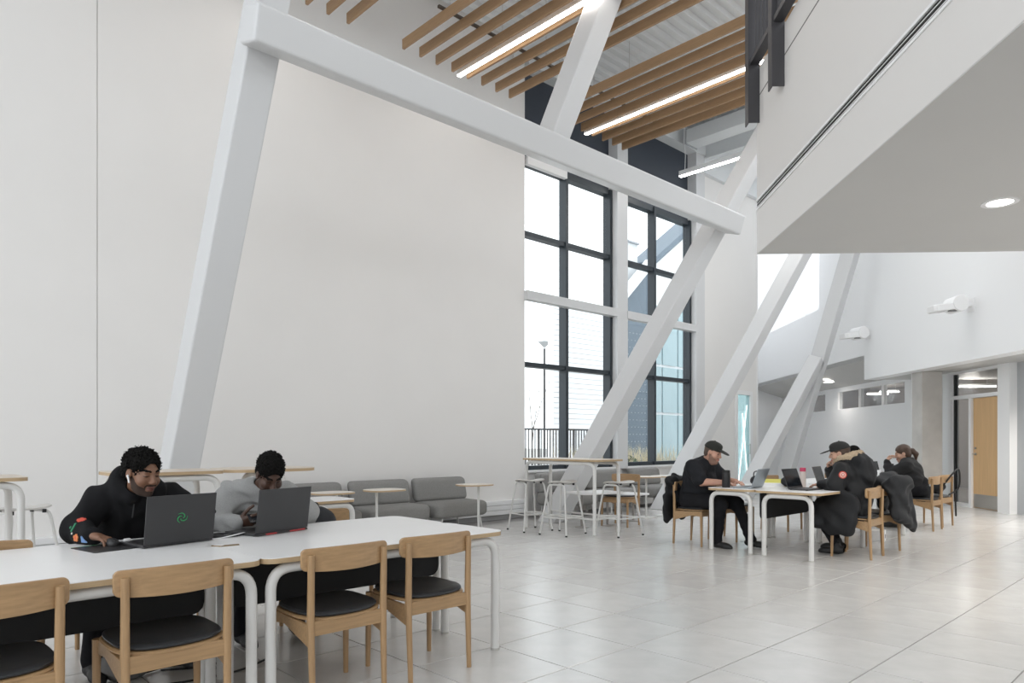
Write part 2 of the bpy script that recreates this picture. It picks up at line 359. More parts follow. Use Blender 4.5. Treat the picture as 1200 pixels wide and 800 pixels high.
for z in (.3, 1.05, 1.8): MB().cyl((8.21, 13.105, z), (8.21, 13.105, z + .1), .008, seg=8).build('hinge', STEEL, lf)
# fair-faced concrete column
cc = MB(); cc.box(7.45, 7.85, 14.3, 14.7, 0, 2.65)
c_ = tag(cc.build('concrete_column', CONC, bevel=.012), 'square grey concrete column left of the wooden door', 'column'); c_.rotation_euler.z = YAW2
MB().box(7.449, 7.46, 14.68, 14.705, 0, 2.65).build('cover_strip', WHITE, c_)
# switch plate on the end wall
sw = thing('switch_plate', 'small dark wall switch panel left of the leaning white columns', 'switch', G2(8.05, 24.79, 1.72), YAW2)
MB().box(-.12, .12, -.012, .008, -.12, .12).build('plate', mat('dark_grey', (.10, .10, .10), .5), sw, bevel=.004); MB().box(.03, .10, -.02, -.01, -.09, .09).build('display', mat('mid_grey', (.25, .25, .25), .5), sw)
# ---- balcony
bc = thing('balcony', 'white upper floor balcony with grey underside overhanging at the right', 'balcony', (0, 0, 0), YAW2); bc['kind'] = 'structure'
def B(n, x, m, par=None, **k): return x.build(n, m, par or bc, **k)
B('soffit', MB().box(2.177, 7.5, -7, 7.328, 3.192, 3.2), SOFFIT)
fa = B('fascia', MB().box(2.175, 2.26, -7, 7.33, 3.2, 3.64).box(2.175, 2.26, -7, 7.33, 3.74, 4.775).box(2.175, 2.26, -7, 7.33, 4.785, 5.06).box(2.2, 2.259, -7, 7.329, 3.6, 5.06).box(2.26, 7.5, 7.25, 7.33, 3.2, 5.06), BALC)
B('panel_joint', MB().box(2.1745, 2.199, -7, 7.33, 4.772, 4.788), mat('joint_shadow', (.16, .155, .15), .8), fa)
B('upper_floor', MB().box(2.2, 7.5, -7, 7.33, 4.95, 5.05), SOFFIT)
sl = B('slot_diffuser', MB().box(2.165, 2.21, -7, 7.335, 3.725, 3.745).box(2.165, 2.21, -7, 7.335, 3.635, 3.655).box(2.176, 2.21, -7, 7.33, 3.672, 3.678).box(2.176, 2.21, -7, 7.33, 3.702, 3.708), WHITE, fa)
B('slot_opening', MB().box(2.178, 2.199, -7, 7.335, 3.642, 3.738), RUB, fa)
for q in (7.24, 6.5, 4.6, 2.7, .8): B('guard_post', MB().box(2.06, 2.072, q, q + .11, 4.5, 6.15).box(2.072, 2.175, q, q + .012, 4.5, 6.15), RAILM)
B('lower_rail', MB().box(2.075, 2.165, -7, 7.3, 5.08, 5.13), RAILM); B('top_rail', MB().box(2.065, 2.17, -7, 7.35, 6.1, 6.16), RAILM)
for k in range(22):
    q = 7.12 - k*.11
    if abs(q - 6.55) > .07: B('baluster', MB().box(2.10, 2.14, q, q + .012, 5.12, 6.1), RAILM)
# downlights
def downlight(P, label, r=.13, W=90):
    t = thing('downlight', label, 'lamp', P)
    MB().lathe([(r*.72, .004), (r*.72, -.004), (r, -.006), (r*1.02, .004)], seg=28).build('trim_ring', WHITE, t, smooth=True)
    MB().lathe([(r*.71, .006), (r*.70, -.002)], seg=28).build('lens', LAMPD, t)
    ld = bpy.data.lights.new('downlight_bulb', 'SPOT'); ld.energy = W; ld.spot_size = R(150); ld.spot_blend = .6; ld.shadow_soft_size = r*.6; ld.color = (1, .95, .89)
    lo = bpy.data.objects.new('bulb', ld); COL.objects.link(lo); lo.parent = t; lo.location.z = -.02
downlight(G2(3.64, 5.82, 3.192), 'round recessed downlight in the grey balcony underside')
downlight(G2(7.75, 19.6, 2.87), 'round ceiling light in the low soffit behind the leaning columns', .2, 28)
for P, l in ((G2(7.75, 10.6, 2.65), 'added unseen downlight in the corridor soffit, nearer the camera than the wooden door'), (G2(5.7, 4.6, 3.192), 'added unseen downlight in the balcony underside, further right')): downlight(P, l, W=200)  # both added out of view to brighten the right side
# ---- short-throw projectors on the bulkhead wall
def projector(P, label, yaw=0):
    t = thing('wall_projector', label, 'projector', P, YAW2 + yaw)
    M1 = Matrix.Translation((-.42, 0, -.02)) @ Matrix.Rotation(R(-6), 4, 'Y')
    bd = MB(); bd.prism([(.2, -.17), (.2, .17), (-.22, .15), (-.26, .10), (-.26, -.10), (-.22, -.15)], -.06, .05, M=M1)
    body = bd.build('body', WHITE, t, bevel=.012)
    MB().cyl((-.26, -.17, .03), (-.26, .17, .03), .135, seg=28).build('pivot_drum', WHITE, body, smooth=True, bevel=.012)
    MB().box(-.63, -.48, -.11, .11, -.088, -.06).build('lens_window', mat('lens_dark', (.05, .05, .055), .2), body)
    MB().box(-.42, -.30, -.13, -.05, -.10, -.07).build('vent', mat('vent_grey', (.2, .2, .2), .5), body)
    MB().cyl((-.24, 0, 0), (-.01, 0, .01), .028).build('arm', WHITE, t); MB().box(-.015, 0, -.10, .10, -.09, .13).build('wall_plate', WHITE, t, bevel=.004)
projector(G2(7.2, 16.0, 3.62), 'smaller white wall projector, the one nearer the leaning columns', R(14))
projector(G2(7.2, 12.25, 3.55), 'larger white wall projector over the concrete column and door')
# ---- leaning white steel frame: plane b = 7.5 - .31 z
K = .31; S_ = .30
nrm = Vector((0, -1, -K)).normalized()     # outward front normal
def tp(a, z, off=0): return Vector((a, 7.5 - K*z, z)) - nrm*S_/2 + nrm*off
def member(label, a0, z0, a1, z1, name='steel_column', cat='column'):
    mb = MB(); p0, p1 = tp(a0, z0), tp(a1, z1); t = (p1 - p0).normalized(); u = t.cross(nrm).normalized(); v = nrm; h_ = S_/2; rs = []
    for p in (p0, p1):
        r = []
        for x, y in ((-1, -1), (1, -1), (1, 1), (-1, 1)):
            c = p + u*x*h_ + v*y*h_
            if z0 == 0 and p is p0: c = c - t*(c.z/t.z)
            r.append(c)
        rs.append(r)
    mb.rings(rs)
    return tag(mb.build(name, STEELW, bevel=.018, seg=2), label, cat, GROUPS.get(name))
member('leaning white steel column rising behind the man in the black hoodie', 2.365, 0, 2.365 + .0763*8.1, 8.1)
member('white steel strut rising from the horizontal beam through the wooden slats', 6.49, 5.0, 6.49 + .23*3.1, 8.1)
member('long diagonal white steel post standing by the bar table', 8.2, 0, 8.2 + .485*8.1, 8.1)
member('diagonal white steel post rising behind the man in the cap', 11.2, 0, 11.2 + .50*8.1, 8.1)
member('short diagonal white steel brace joining the rear leaning column low down', 14.2, 0, 15.75, 3.05)
member('rear leaning white steel column that the short brace meets', 15.95, 0, 15.75, 8.1)
bm_ = MB(); zb = 4.86
f0, f1 = tp(2.50, zb, .30), tp(10.62, zb, .30); h_ = .155
up_ = Vector((0, -K, 1)).normalized()
bm_.rings([[p + up_*y*h_ + nrm*x*h_ for x, y in ((-1, -1), (1, -1), (1, 1), (-1, 1))] for p in (f0, f1)])
tag(bm_.build('steel_beam', STEELW, bevel=.03, seg=3), 'long horizontal white steel beam crossing in front of the window', 'beam')
# ---- slat rafts hung under the deck, with linear lamps
SB, ST = 6.7, .135
for k, a_r in enumerate((2.765, 5.66, 8.555)):
    t = thing('slat_raft', ['raft of wooden ceiling slats at the far left, only its ends in view', 'raft of wooden ceiling slats left of the strut, with a lamp between', 'raft of wooden ceiling slats right of the strut, close to the balcony'][k], 'ceiling slats', (a_r, 0, SB))
    sm = MB(); sm.box(-.019, .019, 3.3, 8.12, 0, ST); s0 = sm.build('slat', SLAT, t, bevel=.002, seg=1)
    for i in range(8):
        o = s0 if i == 0 else s0.copy()
        if i: COL.objects.link(o); o.parent = t
        o.location = (i*.2895, 0, 0)
    for y in (4.2, 7.2):
        MB().box(-.1, 2.13, y - .02, y + .02, ST, ST + .03).build('carrier_rail', mat('rail_brown', (.09, .07, .055), .5), t)
        for x in (.1, 1.9): MB().cyl((x, y, ST + .03), (x, y, 1.27), .004, seg=5).build('hanger_wire', STEEL, t)
    l = thing('linear_lamp', ['bright linear lamp in the slat raft at the far left', 'bright linear lamp between the slats left of the strut', 'bright linear lamp between the slats right of the strut'][k], 'lamp', (a_r + 1.02, 0, SB))
    MB().box(-.036, .036, 3.3, 8.16, .012, .09).build('housing', WHITE, l); MB().box(-.031, .031, 3.32, 8.155, -.004, .012).build('diffuser', LAMP, l)
    for y in (4.2, 7.2): MB().cyl((0, y, .09), (0, y, 1.27), .004, seg=5).build('hanger_wire', STEEL, l)
l = thing('pendant_lamp', 'slim white pendant bar lamp hanging in front of the dark panel', 'lamp', (12.5, 0, 6.7))
MB().box(-.04, .04, 3.4, 8.12, .0, .10).build('housing', WHITE, l); MB().box(-.036, .036, 3.42, 8.11, -.012, .0).build('diffuser', LAMPP, l)
for y in (8.0, 5.8, 3.6): MB().tube([(0, y, .1), (.02, y, .4), (0, y + .02, .7), (0, y, 1.27)], .007, 6).build('cable', WHITE, l)
# ================================================================== FURNITURE
def make_chair(label):
    t = thing('dining_chair', label, 'chair')
    for sx in (-1, 1):
        MB().tube([(sx*.200, -.222, 0), (sx*.203, -.205, .42), (sx*.204, -.212, .745)], [.0135, .0185, .0165], 12).build('leg', OAK, t, smooth=True)
        MB().tube([(sx*.215, .185, 0), (sx*.212, .18, .425)], [.0135, .019], 12).build('leg', OAK, t, smooth=True)
        m = MB(); M = Matrix(((0, 0, 1, 0), (1, 0, 0, 0), (0, 1, 0, 0), (0, 0, 0, 1)))
        m.prism([(-.205, .30), (-.205, .41), (.18, .425), (.18, .36), (.05, .372)], sx*.205 - .009, sx*.205 + .009, M=M); m.build('side_rail', OAKH, t, bevel=.003)
    MB().box(-.2, .2, -.215, -.195, .355, .426).build('apron', OAKH, t, bevel=.003); MB().box(-.2, .2, .168, .188, .36, .42).build('apron', OAKH, t, bevel=.003)
    sh = superell(.455, .43, 3.6, 48)
    def sz(x, y): return .012*(x/.22)**2 - .008 + .010*max(0, y/.2)**2
    def sheet(name, sc, z0, th, dome, m):
        rs = []
        for f, zz in ((.97, z0), (1.0, z0 + th*.3), (1.0, z0 + th*.65), (.965, z0 + th)): rs.append([Vector((x*sc*f, y*sc*f - .005, zz + sz(x, y))) for x, y in sh])
        for f in (.75, .45, .15): rs.append([Vector((x*sc*f, y*sc*f - .005, z0 + th + dome*(1 - f*f) + sz(x*f, y*f))) for x, y in sh])
        return MB().rings(rs).build(name, m, t, smooth=True)
    sheet('seat_shell', 1.0, .421, .016, 0, OAKH); sheet('seat_cushion', .955, .440, .02, .009, LEATH)
    # curved back board with rounded corners
    m = MB(); nx = 20; rs = []
    for u in [-1, -.99, -.975, -.955, -.93] + [-.89 + 1.78*k/14 for k in range(15)] + [.93, .955, .975, .99, 1]:
        k = 0 if abs(u) == 1 else 5; x = .24*u; ex = max(0, abs(x) - .215)/.025; ins = .025*(1 - math.sqrt(max(0, 1 - ex*ex)))
        yb = -.2 + .040*(u*u) - .028; zb0 = .655 + .012*(1 - u*u)*-1 + .012 + ins; zt = .772 - ins - .004*(1 - u*u)*-1
        if k == 0: zb0, zt = zb0 - .004, zt + .004
        rs.append([Vector((x, yb, zb0)), Vector((x, yb + .018, zb0)), Vector((x, yb + .018, zt)), Vector((x, yb, zt))])
    m.rings(rs); m.build('backrest', OAKH, t, bevel=.004)
    return t
ch0 = make_chair('oak chair with black seat pad, nearest and cut off by the left edge')
ch0.location = (.40, 3.31, 0)
front = [(1.03, 3.31, 0, 'oak chair with black pad in front of the emblem laptop, left of the table joint'),
         (1.835, 3.31, 0, 'oak chair with black seat pad just right of the table joint'),
         (2.41, 3.315, -1, 'oak chair with black seat pad at the right end of the front table')]
for a, b, r, l in front: dup(ch0, (a, b, 0), R(r), l)
dup(ch0, (.50, 4.25, 0), R(180), 'empty oak chair at the left edge, only its back rail showing beyond the table')
dup(ch0, (1.27, 4.80, 0), R(180), 'oak chair under the man in the black hoodie')
dup(ch0, (2.02, 4.86, 0), R(180), 'oak chair under the man in the grey sweatshirt')
dup(ch0, (2.60, 4.62, 0), R(180), 'oak chair holding the black backpack beside the man in grey')
dup(ch0, (7.79, 4.80, 0), R(180), 'oak chair with a black jacket, under the man in the cap')
dup(ch0, (8.45, 4.70, 0), R(180), 'empty oak chair beside the man in the cap, behind his knees')
dup(ch0, (9.93, 4.72, 0), R(180), 'oak chair at the far end of the right table, only its back showing over papers')
dup(ch0, (8.25, 3.07, 0), R(2), 'oak chair under the woman in the fur hooded parka')
dup(ch0, (8.82, 3.10, 0), R(-8), 'oak chair with a black coat thrown over its back')
dup(ch0, (11.43, 3.35, 0), R(0), 'oak chair under the woman with the ponytail')
dup(ch0, (12.05, 3.38, 0), R(-4), 'oak chair with a black strap bag, right of the ponytail woman')
dup(ch0, (8.58, 6.62, 0), R(100), 'oak chair by the window lounge seats, behind the bar table')
dup(ch0, (12.15, 4.72, 0), R(180), 'oak chair under the person in pale blue')

def make_table(label, loc, L, W, H, rz, frame='long', ov=(.045, .045), tr=.026, top=None, rail=False, group=None, cat='table', name='work_table', tubem=None, rc=.07):
    t = thing(name, label, cat, loc, rz); tm_ = tubem or TUBE
    m = MB(); P = rrect(L, W, rc, 8); m.prism(P, H - .028, H - .001, 0); b_ = m.build('tabletop', [PLY], t)
    m = MB(); m.prism(rrect(L + .0006, W + .0006, rc, 8), H - .004, H); m.build('laminate', top or LAM, b_)
    x, y = L/2 - ov[0], W/2 - ov[1]
    def U(p0, p1):
        z = H - .03 - tr*1.05; p0 = Vector(p0); p1 = Vector(p1)
        MB().tube(fillet([p0, p0 + Vector((0, 0, z)), p1 + Vector((0, 0, z)), p1], .11, 8), tr, 14).build('leg_frame', tm_, t, smooth=True)
        for p in (p0, p1): MB().cyl(p, p + Vector((0, 0, .012)), tr*1.08).build('glide', TUBEG, t)
    if frame == 'long':
        for s in (-1, 1): U((-x, s*y, 0), (x, s*y, 0))
    else:
        for s in (-1, 1): U((s*x, -y, 0), (s*x, y, 0))
    if rail:
        for s in (-1, 1): MB().cyl((-x, s*y, .22), (x, s*y, .22), .013).build('foot_rail', tm_, t)
        MB().cyl((-x, -y, .22), (-x, y, .22), .013).build('foot_rail', tm_, t)
    return t
def modesty(par, x0, x1, y, z0, z1):
    m = MB(); M = Matrix(((1, 0, 0, 0), (0, 0, 1, 0), (0, 1, 0, 0), (0, 0, 0, 1))); r = .06
    P = [(x0, z1), (x1, z1)] + [(x1 - r + r*math.cos(R(a)), z0 + r + r*math.sin(R(a))) for a in (0, -30, -60, -90)] + [(x0 + r - r*math.sin(R(a)), z0 + r - r*math.cos(R(a))) for a in (0, 30, 60, 90)]
    m.prism(P, y - .012, y + .012, M=M); m.build('modesty_panel', PANELF, par)['label'] = 'black felt modesty panel'
    for x in (x0 + .15, x1 - .15): MB().box(x - .03, x + .03, y - .02, y + .02, z1 - .03, z1 + .02).build('bracket', STEEL, par)
HT = .735
make_table('white work table in the near row at left, in front of the black hoodie man', (.678, 3.492, 0), 1.536, .594, HT, 0)
make_table('white work table in the near row at right, its end leg standing free', (2.22, 3.492, 0), 1.54, .594, HT, 0)
t_ = make_table('white work table in the far row holding the emblem laptop', (.678, 4.088, 0), 1.536, .594, HT, 0); modesty(t_, -.70, .70, -.31, .395, .69)
t_ = make_table('white work table in the far row holding the red trimmed laptop', (2.22, 4.088, 0), 1.54, .594, HT, 0); modesty(t_, -.71, .69, -.31, .395, .69)
make_table('white work table in front of the man in the cap, nearer to the camera', (8.20, 4.178, 0), 1.53, .584, HT, 0, 'end')
t_ = make_table('white work table in front of the parka woman, with a black panel beneath', (8.20, 3.505, 0), 1.53, .75, HT, 0, 'end', ov=(.05, .11)); modesty(t_, -.62, .62, .355, .395, .69)
make_table('white work table beyond the table of the man in the cap', (9.76, 4.178, 0), 1.53, .584, HT, 0, 'end')
t_ = make_table('white work table beyond the table of the parka woman', (9.76, 3.54, 0), 1.53, .68, HT, 0, 'end', ov=(.05, .08)); modesty(t_, -.62, .62, .32, .395, .69)
make_table('white work table of the woman with the ponytail', (11.72, 4.02, 0), 1.53, .60, HT, 0, 'end')
# bar tables and stools
BAR = dict(H=1.03, tr=.025, top=LAMW, name='bar_table')
make_table('long bar height table standing before the diagonal post and window', (7.63, 6.77, 0), 1.46, .60, rz=R(90), ov=(.08, .04), rail=True, **BAR)
make_table('bar height table against the wall behind the grey sweatshirt man, right of two', (2.73, 6.06, 0), .86, .60, rz=0, rc=.24, ov=(.35, .06), **{**BAR, 'H': 1.05})
make_table('bar height table against the wall right of the black hoodie man, left of two', (1.88, 6.04, 0), .80, .56, rz=0, **{**BAR, 'H': 1.05})
make_table('bar height table cut off by the left edge of the picture', (.27, 6.34, 0), 1.44, .60, rz=0, **BAR)
def make_stool(label, cat='stool'):
    t = thing('bar_stool', label, cat)
    P = superell(.40, .35, 3, 36)
    def sd(x, y): return .022*(x/.2)**2 - .018*(y/.17)*(1 if y > 0 else .3)
    rs = [[Vector((x*f, y*f, .70 + dz + sd(x, y))) for x, y in P] for f, dz in ((.9, 0), (1, .005), (1, .013), (.97, .018))] + [[Vector((x*f, y*f, .717 + sd(x*f, y*f))) for x, y in P] for f in (.6, .25)]
    MB().rings(rs).build('seat', mat('pale_stool_shell', (.60, .58, .55), .45), t, smooth=True)
    for s in (-1, 1):
        MB().tube(fillet([(s*.24, -.22, 0), (s*.15, -.13, .685), (s*.15, .13, .685), (s*.24, .22, 0)], .06, 6), .0125, 10).build('leg_frame', TUBE, t, smooth=True)
        for y in (-1, 1):
            MB().cyl((s*.24, y*.22, 0), (s*.238, y*.218, .02), .0145).build('rubber_foot', RUB, t)
            MB().cyl((s*.13, y*.09, .672), (s*.13, y*.09, .702), .016).build('mount', BLACKP, t)
    for p0, p1 in (((-.208, -.19, .24), (.208, -.19, .24)), ((-.208, .19, .24), (.208, .19, .24)), ((-.208, -.19, .24), (-.208, .19, .24)), ((.208, -.19, .24), (.208, .19, .24))):
        MB().cyl(p0, p1, .0095, seg=8).build('foot_rail', TUBE, t)
    return t
st0 = make_stool('white bar stool at the far left corner of the bar table'); st0.location = (7.20, 7.18, 0); st0.rotation_euler.z = R(-12)
dup(st0, (7.22, 6.56, 0), R(8), 'white bar stool on the near side of the bar table, second from the left')
dup(st0, (7.72, 5.98, 0), R(-6), 'white bar stool at the right end of the bar table')
dup(st0, (1.13, 7.22, 0), R(20), 'white bar stool by the wall at the left edge of the picture')
# lounge chairs
def rbox(w, d, h, r, curve=0, seg=5):
    rs = []; n = 8
    for i, (f, z) in enumerate([(1 - math.cos(R(a)), 1 - math.sin(R(a))) for a in (0, 30, 60, 90)][::1]): pass
    prof = [(r*(1 - math.sin(R(a))), r*(1 - math.cos(R(a)))) for a in (0, 22, 45, 67, 90)]
    ring = []
    for ins, z in prof: ring.append((ins, z))
    for ins, z in reversed(prof): ring.append((ins, h - z))
    for ins, z in ring:
        P = rrect(w - 2*ins, d - 2*ins, max(.012, min(.10, d/2 - ins - .002)), 7)
        rs.append([Vector((x, y + curve*(x/(w/2))**2, z)) for x, y in P])
    return rs
def make_lounge(label, W=.95):
    t = thing('lounge_chair', label, 'armchair')
    m = MB(); m.rings(rbox(W, .66, .215, .06)); m.v = [(x, y, z + .20) for x, y, z in m.v]; s = m.build('seat', SOFA, t, smooth=True)
    m = MB(); m.rings(rbox(W, .18, .335, .06, curve=.09)); m.v = [(x, y - .30 - .12*(z/.3)*.5, z + .405) for x, y, z in m.v]; m.build('backrest', SOFA, t, smooth=True)
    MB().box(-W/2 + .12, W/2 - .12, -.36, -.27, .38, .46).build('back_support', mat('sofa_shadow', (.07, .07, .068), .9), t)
    for x in (-1, 1):
        for y in (-.28, .28): MB().tube([(x*(W/2 - .1), y, 0), (x*(W/2 - .13), y*.9, .21)], .014, 10).build('leg', TUBE, t, smooth=True)
    return t
lg = make_lounge('grey lounge chair by the long wall, the right one of three'); lg.location = (6.44, 8.06, 0); lg.rotation_euler.z = R(180)
def lnge(x, y, rz, l): dup(lg, (x, y, 0), R(180 + rz), l)
lnge(5.40, 8.06, 0, 'grey lounge chair by the long wall, the middle one of three'); lnge(4.33, 8.06, 0, 'grey lounge chair by the long wall, the left one behind the grey sweatshirt man')
lnge(8.98, 8.05, 0, 'grey lounge chair below the window, half hidden behind the diagonal post'); lnge(10.2, 8.05, 0, 'grey lounge chair below the white window column'); lnge(11.62, 8.12, 0, 'grey lounge chair below the right window, the farthest right')
def side_table(loc, label, rz=0, leg=(0, 0)):
    t = thing('side_table', label, 'side table', loc, rz)
    m = MB(); m.prism(superell(.50, .42, 3, 36), .667, .685); o = m.build('tabletop', PLY, t)
    MB().prism(superell(.497, .417, 3, 36), .6845, .686).build('laminate', mat('cream_laminate', (.74, .69, .62), .4), o)
    MB().cyl((leg[0], leg[1], .012), (leg[0], leg[1], .667), .0165).build('post', TUBE, t, smooth=True)
    MB().prism(superell(.36, .30, 3, 28), 0, .012).build('base_plate', TUBE, t)
side_table((4.17, 7.42, 0), 'small side table before the left lounge chair, nearest the backpack', 0, (.07, .02)); side_table((4.88, 7.40, 0), 'small side table before the middle lounge chair', 0, (-.08, .05))
side_table((6.36, 7.42, 0), 'small side table at the right end of the row by the long wall', R(-10), (.08, .03))
side_table((10.25, 6.95, 0), 'small side table before the right window, nearest the man in the cap', 0, (0, 0)); side_table((9.80, 7.02, 0), 'small side table before the lounge chair below the white window column', 0)
def low_table(loc, L, W, H, label, rz=0):
    t = thing('low_table', label, 'table', loc, rz)
    o = MB().prism(rrect(L, W, .08), H - .022, H).build('tabletop', LAM, t)
    for s in (-1, 1):
        MB().cyl((s*(L/2 - .14), 0, .015), (s*(L/2 - .14), 0, H - .022), .02).build('post', mat('taupe_tube', (.30, .28, .26), .45), t); MB().lathe([(.10, 0), (.10, .008), (.03, .018)], c=(s*(L/2 - .14), 0, 0)).build('foot_disc', MATS['taupe_tube'], t)
low_table((8.22, 6.82, 0), .75, .55, .52, 'low white table on disc feet behind the bar stools', R(-15)); low_table((9.05, 6.85, 0), .6, .5, .45, 'lower white table nearer the window lounge chairs')
# low white table with bent tube leg, right of the backpack
make_table('low white topped table with bent tube legs, right of the backpack', (3.56, 6.62, 0), .62, .55, .69, 0, name='low_tube_table', rc=.12)
# ------------------------------------------------------------------ small things on the tables
def laptop(loc, rz, w, d, lean, label, cm, lidm=None, emblem=None, accents=False):
    t = thing('laptop', label, 'laptop', loc, rz)
    MB().box(-w/2, w/2, .0, d, .003, .017).build('base', cm, t, bevel=.003); MB().box(-w/2 + .02, w/2 - .02, .05, d*.6, .017, .0185).build('keyboard', BLACKP, t)
    for x in (-1, 1): MB().box(x*w*.4 - .03, x*w*.4 + .03, .02, .03, 0, .004).build('rubber_foot', RUB, t); MB().box(x*w*.4 - .03, x*w*.4 + .03, d - .03, d - .02, 0, .004).build('rubber_foot', RUB, t)
    MB().cyl((-w*.3, .0, .016), (w*.3, .0, .016), .007, seg=8).build('hinge', BLACKP, t)
    M = Matrix.Translation((0, 0, .018)) @ Matrix.Rotation(R(lean), 4, 'X')
    lid = MB().box(-w/2, w/2, -.007, 0, 0, d*.97, M=M).build('lid', lidm or cm, t, bevel=.002)
    MB().box(-w/2 + .008, w/2 - .008, 0, .001, .02, d*.95, M=M).build('screen', SCREEN, lid)
    if emblem:      # three interlaced green curls
        em = MB(); c = Vector((0, -.009, d*.5))
        for k in range(3):
            a0 = R(90 + 120*k); pts = []
            for i in range(9):
                a = a0 + i*.36; r_ = .006 + .0032*i*(1 if i < 7 else .9); pts.append(M @ (c + Vector((r_*math.cos(a)*1.1, 0, r_*math.sin(a)))))
            em.tube(pts, [.0012, .002, .0026, .003, .003, .0028, .0024, .0018, .001], 6)
        em.build('emblem', GREEN, lid)['label'] = 'green emblem of three interlaced curls'
    if accents:
        for x0, x1 in ((-.13, -.05), (.05, .17)): MB().box(x0, x1, -.014, 0, .004, .013).build('red_vent', GRED, t)
        MB().box(-.19, .19, -.013, 0, .003, .015).build('rear_bumper', BLACKP, t)
    return t
laptop((1.32, 3.965, HT), R(11), .385, .262, 8, 'black laptop with a green emblem, open before the black hoodie man', DARKALU, emblem=True)
laptop((1.93, 4.03, HT), R(16), .395, .265, 8, 'dark grey laptop with red rear vents, open before the grey sweatshirt man', DARKALU, accents=True)
laptop((7.74, 3.99, HT), R(4), .33, .235, 22, 'silver laptop open before the man in the cap', SILVER)
laptop((7.90, 3.60, HT), R(176), .33, .235, 20, 'dark laptop open before the parka woman', DARKALU)
laptop((8.86, 3.70, HT), R(186), .33, .23, 18, 'taupe laptop open beyond the pink capped bottle', mat('taupe_metal', (.16, .135, .12), .5, metal=.3))
laptop((11.45, 3.98, HT), R(170), .32, .23, 14, 'dark laptop open before the woman with the ponytail', DARKALU)
pd = thing('mouse_mat', 'black mouse mat with green edge left of the emblem laptop', 'mouse mat', (1.005, 4.10, HT), R(11))
MB().prism(rrect(.235, .27, .012, 4), 0, .003).build('mat', BLACKP, pd); MB().box(-.115, .115, .128, .134, .0005, .0036).build('edge_stitch', GREEN, pd)
ms = thing('computer_mouse', 'black computer mouse under the hoodie man\'s right hand', 'mouse', (1.045, 4.165, HT + .003), R(5))
MB().rings([[Vector((x*f, y*f, z)) for x, y in superell(.064, .115, 2.4, 24)] for f, z in ((.95, 0), (1, .008), (.96, .02), (.8, .03), (.5, .036), (.15, .038))]).build('shell', BLACKP, ms, smooth=True)
MB().cyl((-.004, -.036, .030), (.004, -.036, .030), .008).build('wheel', RUB, ms)
ec = MB(); ec.rings([[Vector((x*f, y*f, z)) for x, y in superell(.05, .024, 2.6, 20)] for f, z in ((.8, 0), (1, .006), (1, .02), (.8, .026))])
o = tag(ec.build('earbud_case', WHITE, smooth=True), 'small white earbud case beside the mouse', 'earbud case'); o.location = (1.125, 4.185, HT + .003); o.rotation_euler.z = R(30)
def cable(label, pts, r, m, name='cable'):
    o = MB().tube(catmull(pts), r, 7).build(name, m, smooth=True); return tag(o, label, 'cable', GROUPS['cable'])
def catmull(P, n=6):
    P = [Vector(p) for p in P]; out = []
    for i in range(len(P) - 1):
        p0, p1, p2, p3 = P[max(0, i-1)], P[i], P[i+1], P[min(len(P)-1, i+2)]
        for k in range(n):
            t = k/n; out.append(.5*((2*p1) + (p2 - p0)*t + (2*p0 - 5*p1 + 4*p2 - p3)*t*t + (3*p1 - p0 - 3*p2 + p3)*t**3))
    return out + [P[-1]]
rr = random.Random(3); pts = []
for k in range(26): a = k*.95; pts.append((1.625 + .09*math.cos(a) + rr.uniform(-.015, .015), 4.11 + .055*math.sin(a) + rr.uniform(-.012, .012), HT + .006 + .0022*(k % 5)))
cable('tangle of black cable on the table between the two laptops', pts, .0045, BLACKP)
cable('thin white cable lying beside the black cable tangle', [(1.52, 4.02, HT + .004), (1.58, 4.045, HT + .004), (1.66, 4.03, HT + .018), (1.72, 4.07, HT + .02), (1.74, 4.13, HT + .006)], .003, WHITE)
o = MB().prism([(-.05, -.012), (.045, -.016), (.052, .012), (-.02, .02)], 0, .004).build('paper_scrap', mat('brown_card', (.20, .14, .07), .7)); o.location = (1.50, 3.74, HT); tag(o, 'small brown scrap of card on the table near its joint', 'scrap')
def bottle(loc, label, r, h, m, capm=None, caph=.03, cat='bottle', name='bottle'):
    t = thing(name, label, cat, loc)
    MB().lathe([(r*.9, 0), (r, .006), (r, h*.8), (r*.93, h - caph)], seg=18).build('body', m, t, smooth=True)
    MB().lathe([(r*.95, h - caph), (r*.95, h - .006), (r*.8, h)], seg=18).build('cap', capm or m, t, smooth=True)
bottle((7.58, 4.29, HT), 'black tumbler on the table in front of the man in the cap', .047, .205, BLACKP, RUB)
bottle((8.22, 3.66, HT), 'white bottle with a pink cap beside the parka woman\'s laptop', .036, .235, mat('frosted_white', (.68, .60, .56), .4), mat('pink_cap', (.55, .06, .13), .4), .045)
bottle((11.62, 3.80, HT), 'slim dark flask on the table of the ponytail woman', .03, .20, BLACKP)
bottle((11.30, 3.86, HT), 'white paper cup on the table of the ponytail woman', .04, .11, WHITE, WHITE, .012, 'cup', 'paper_cup')
fo = thing('paper_stack', 'white papers with a yellow folder lying between the two right laptops', 'papers', (8.42, 4.12, HT), R(25))
MB().box(-.17, .15, -.12, .12, 0, .03).build('papers', WHITE, fo); m = MB(); m.rings([[Vector((-.05, y, .03)), Vector((.28, y, .0)), Vector((.28, y, .018)), Vector((.02, y, .075))] for y in (-.13, .12)]); m.build('folder', mat('yellow_plastic', (.62, .58, .10), .4), fo)
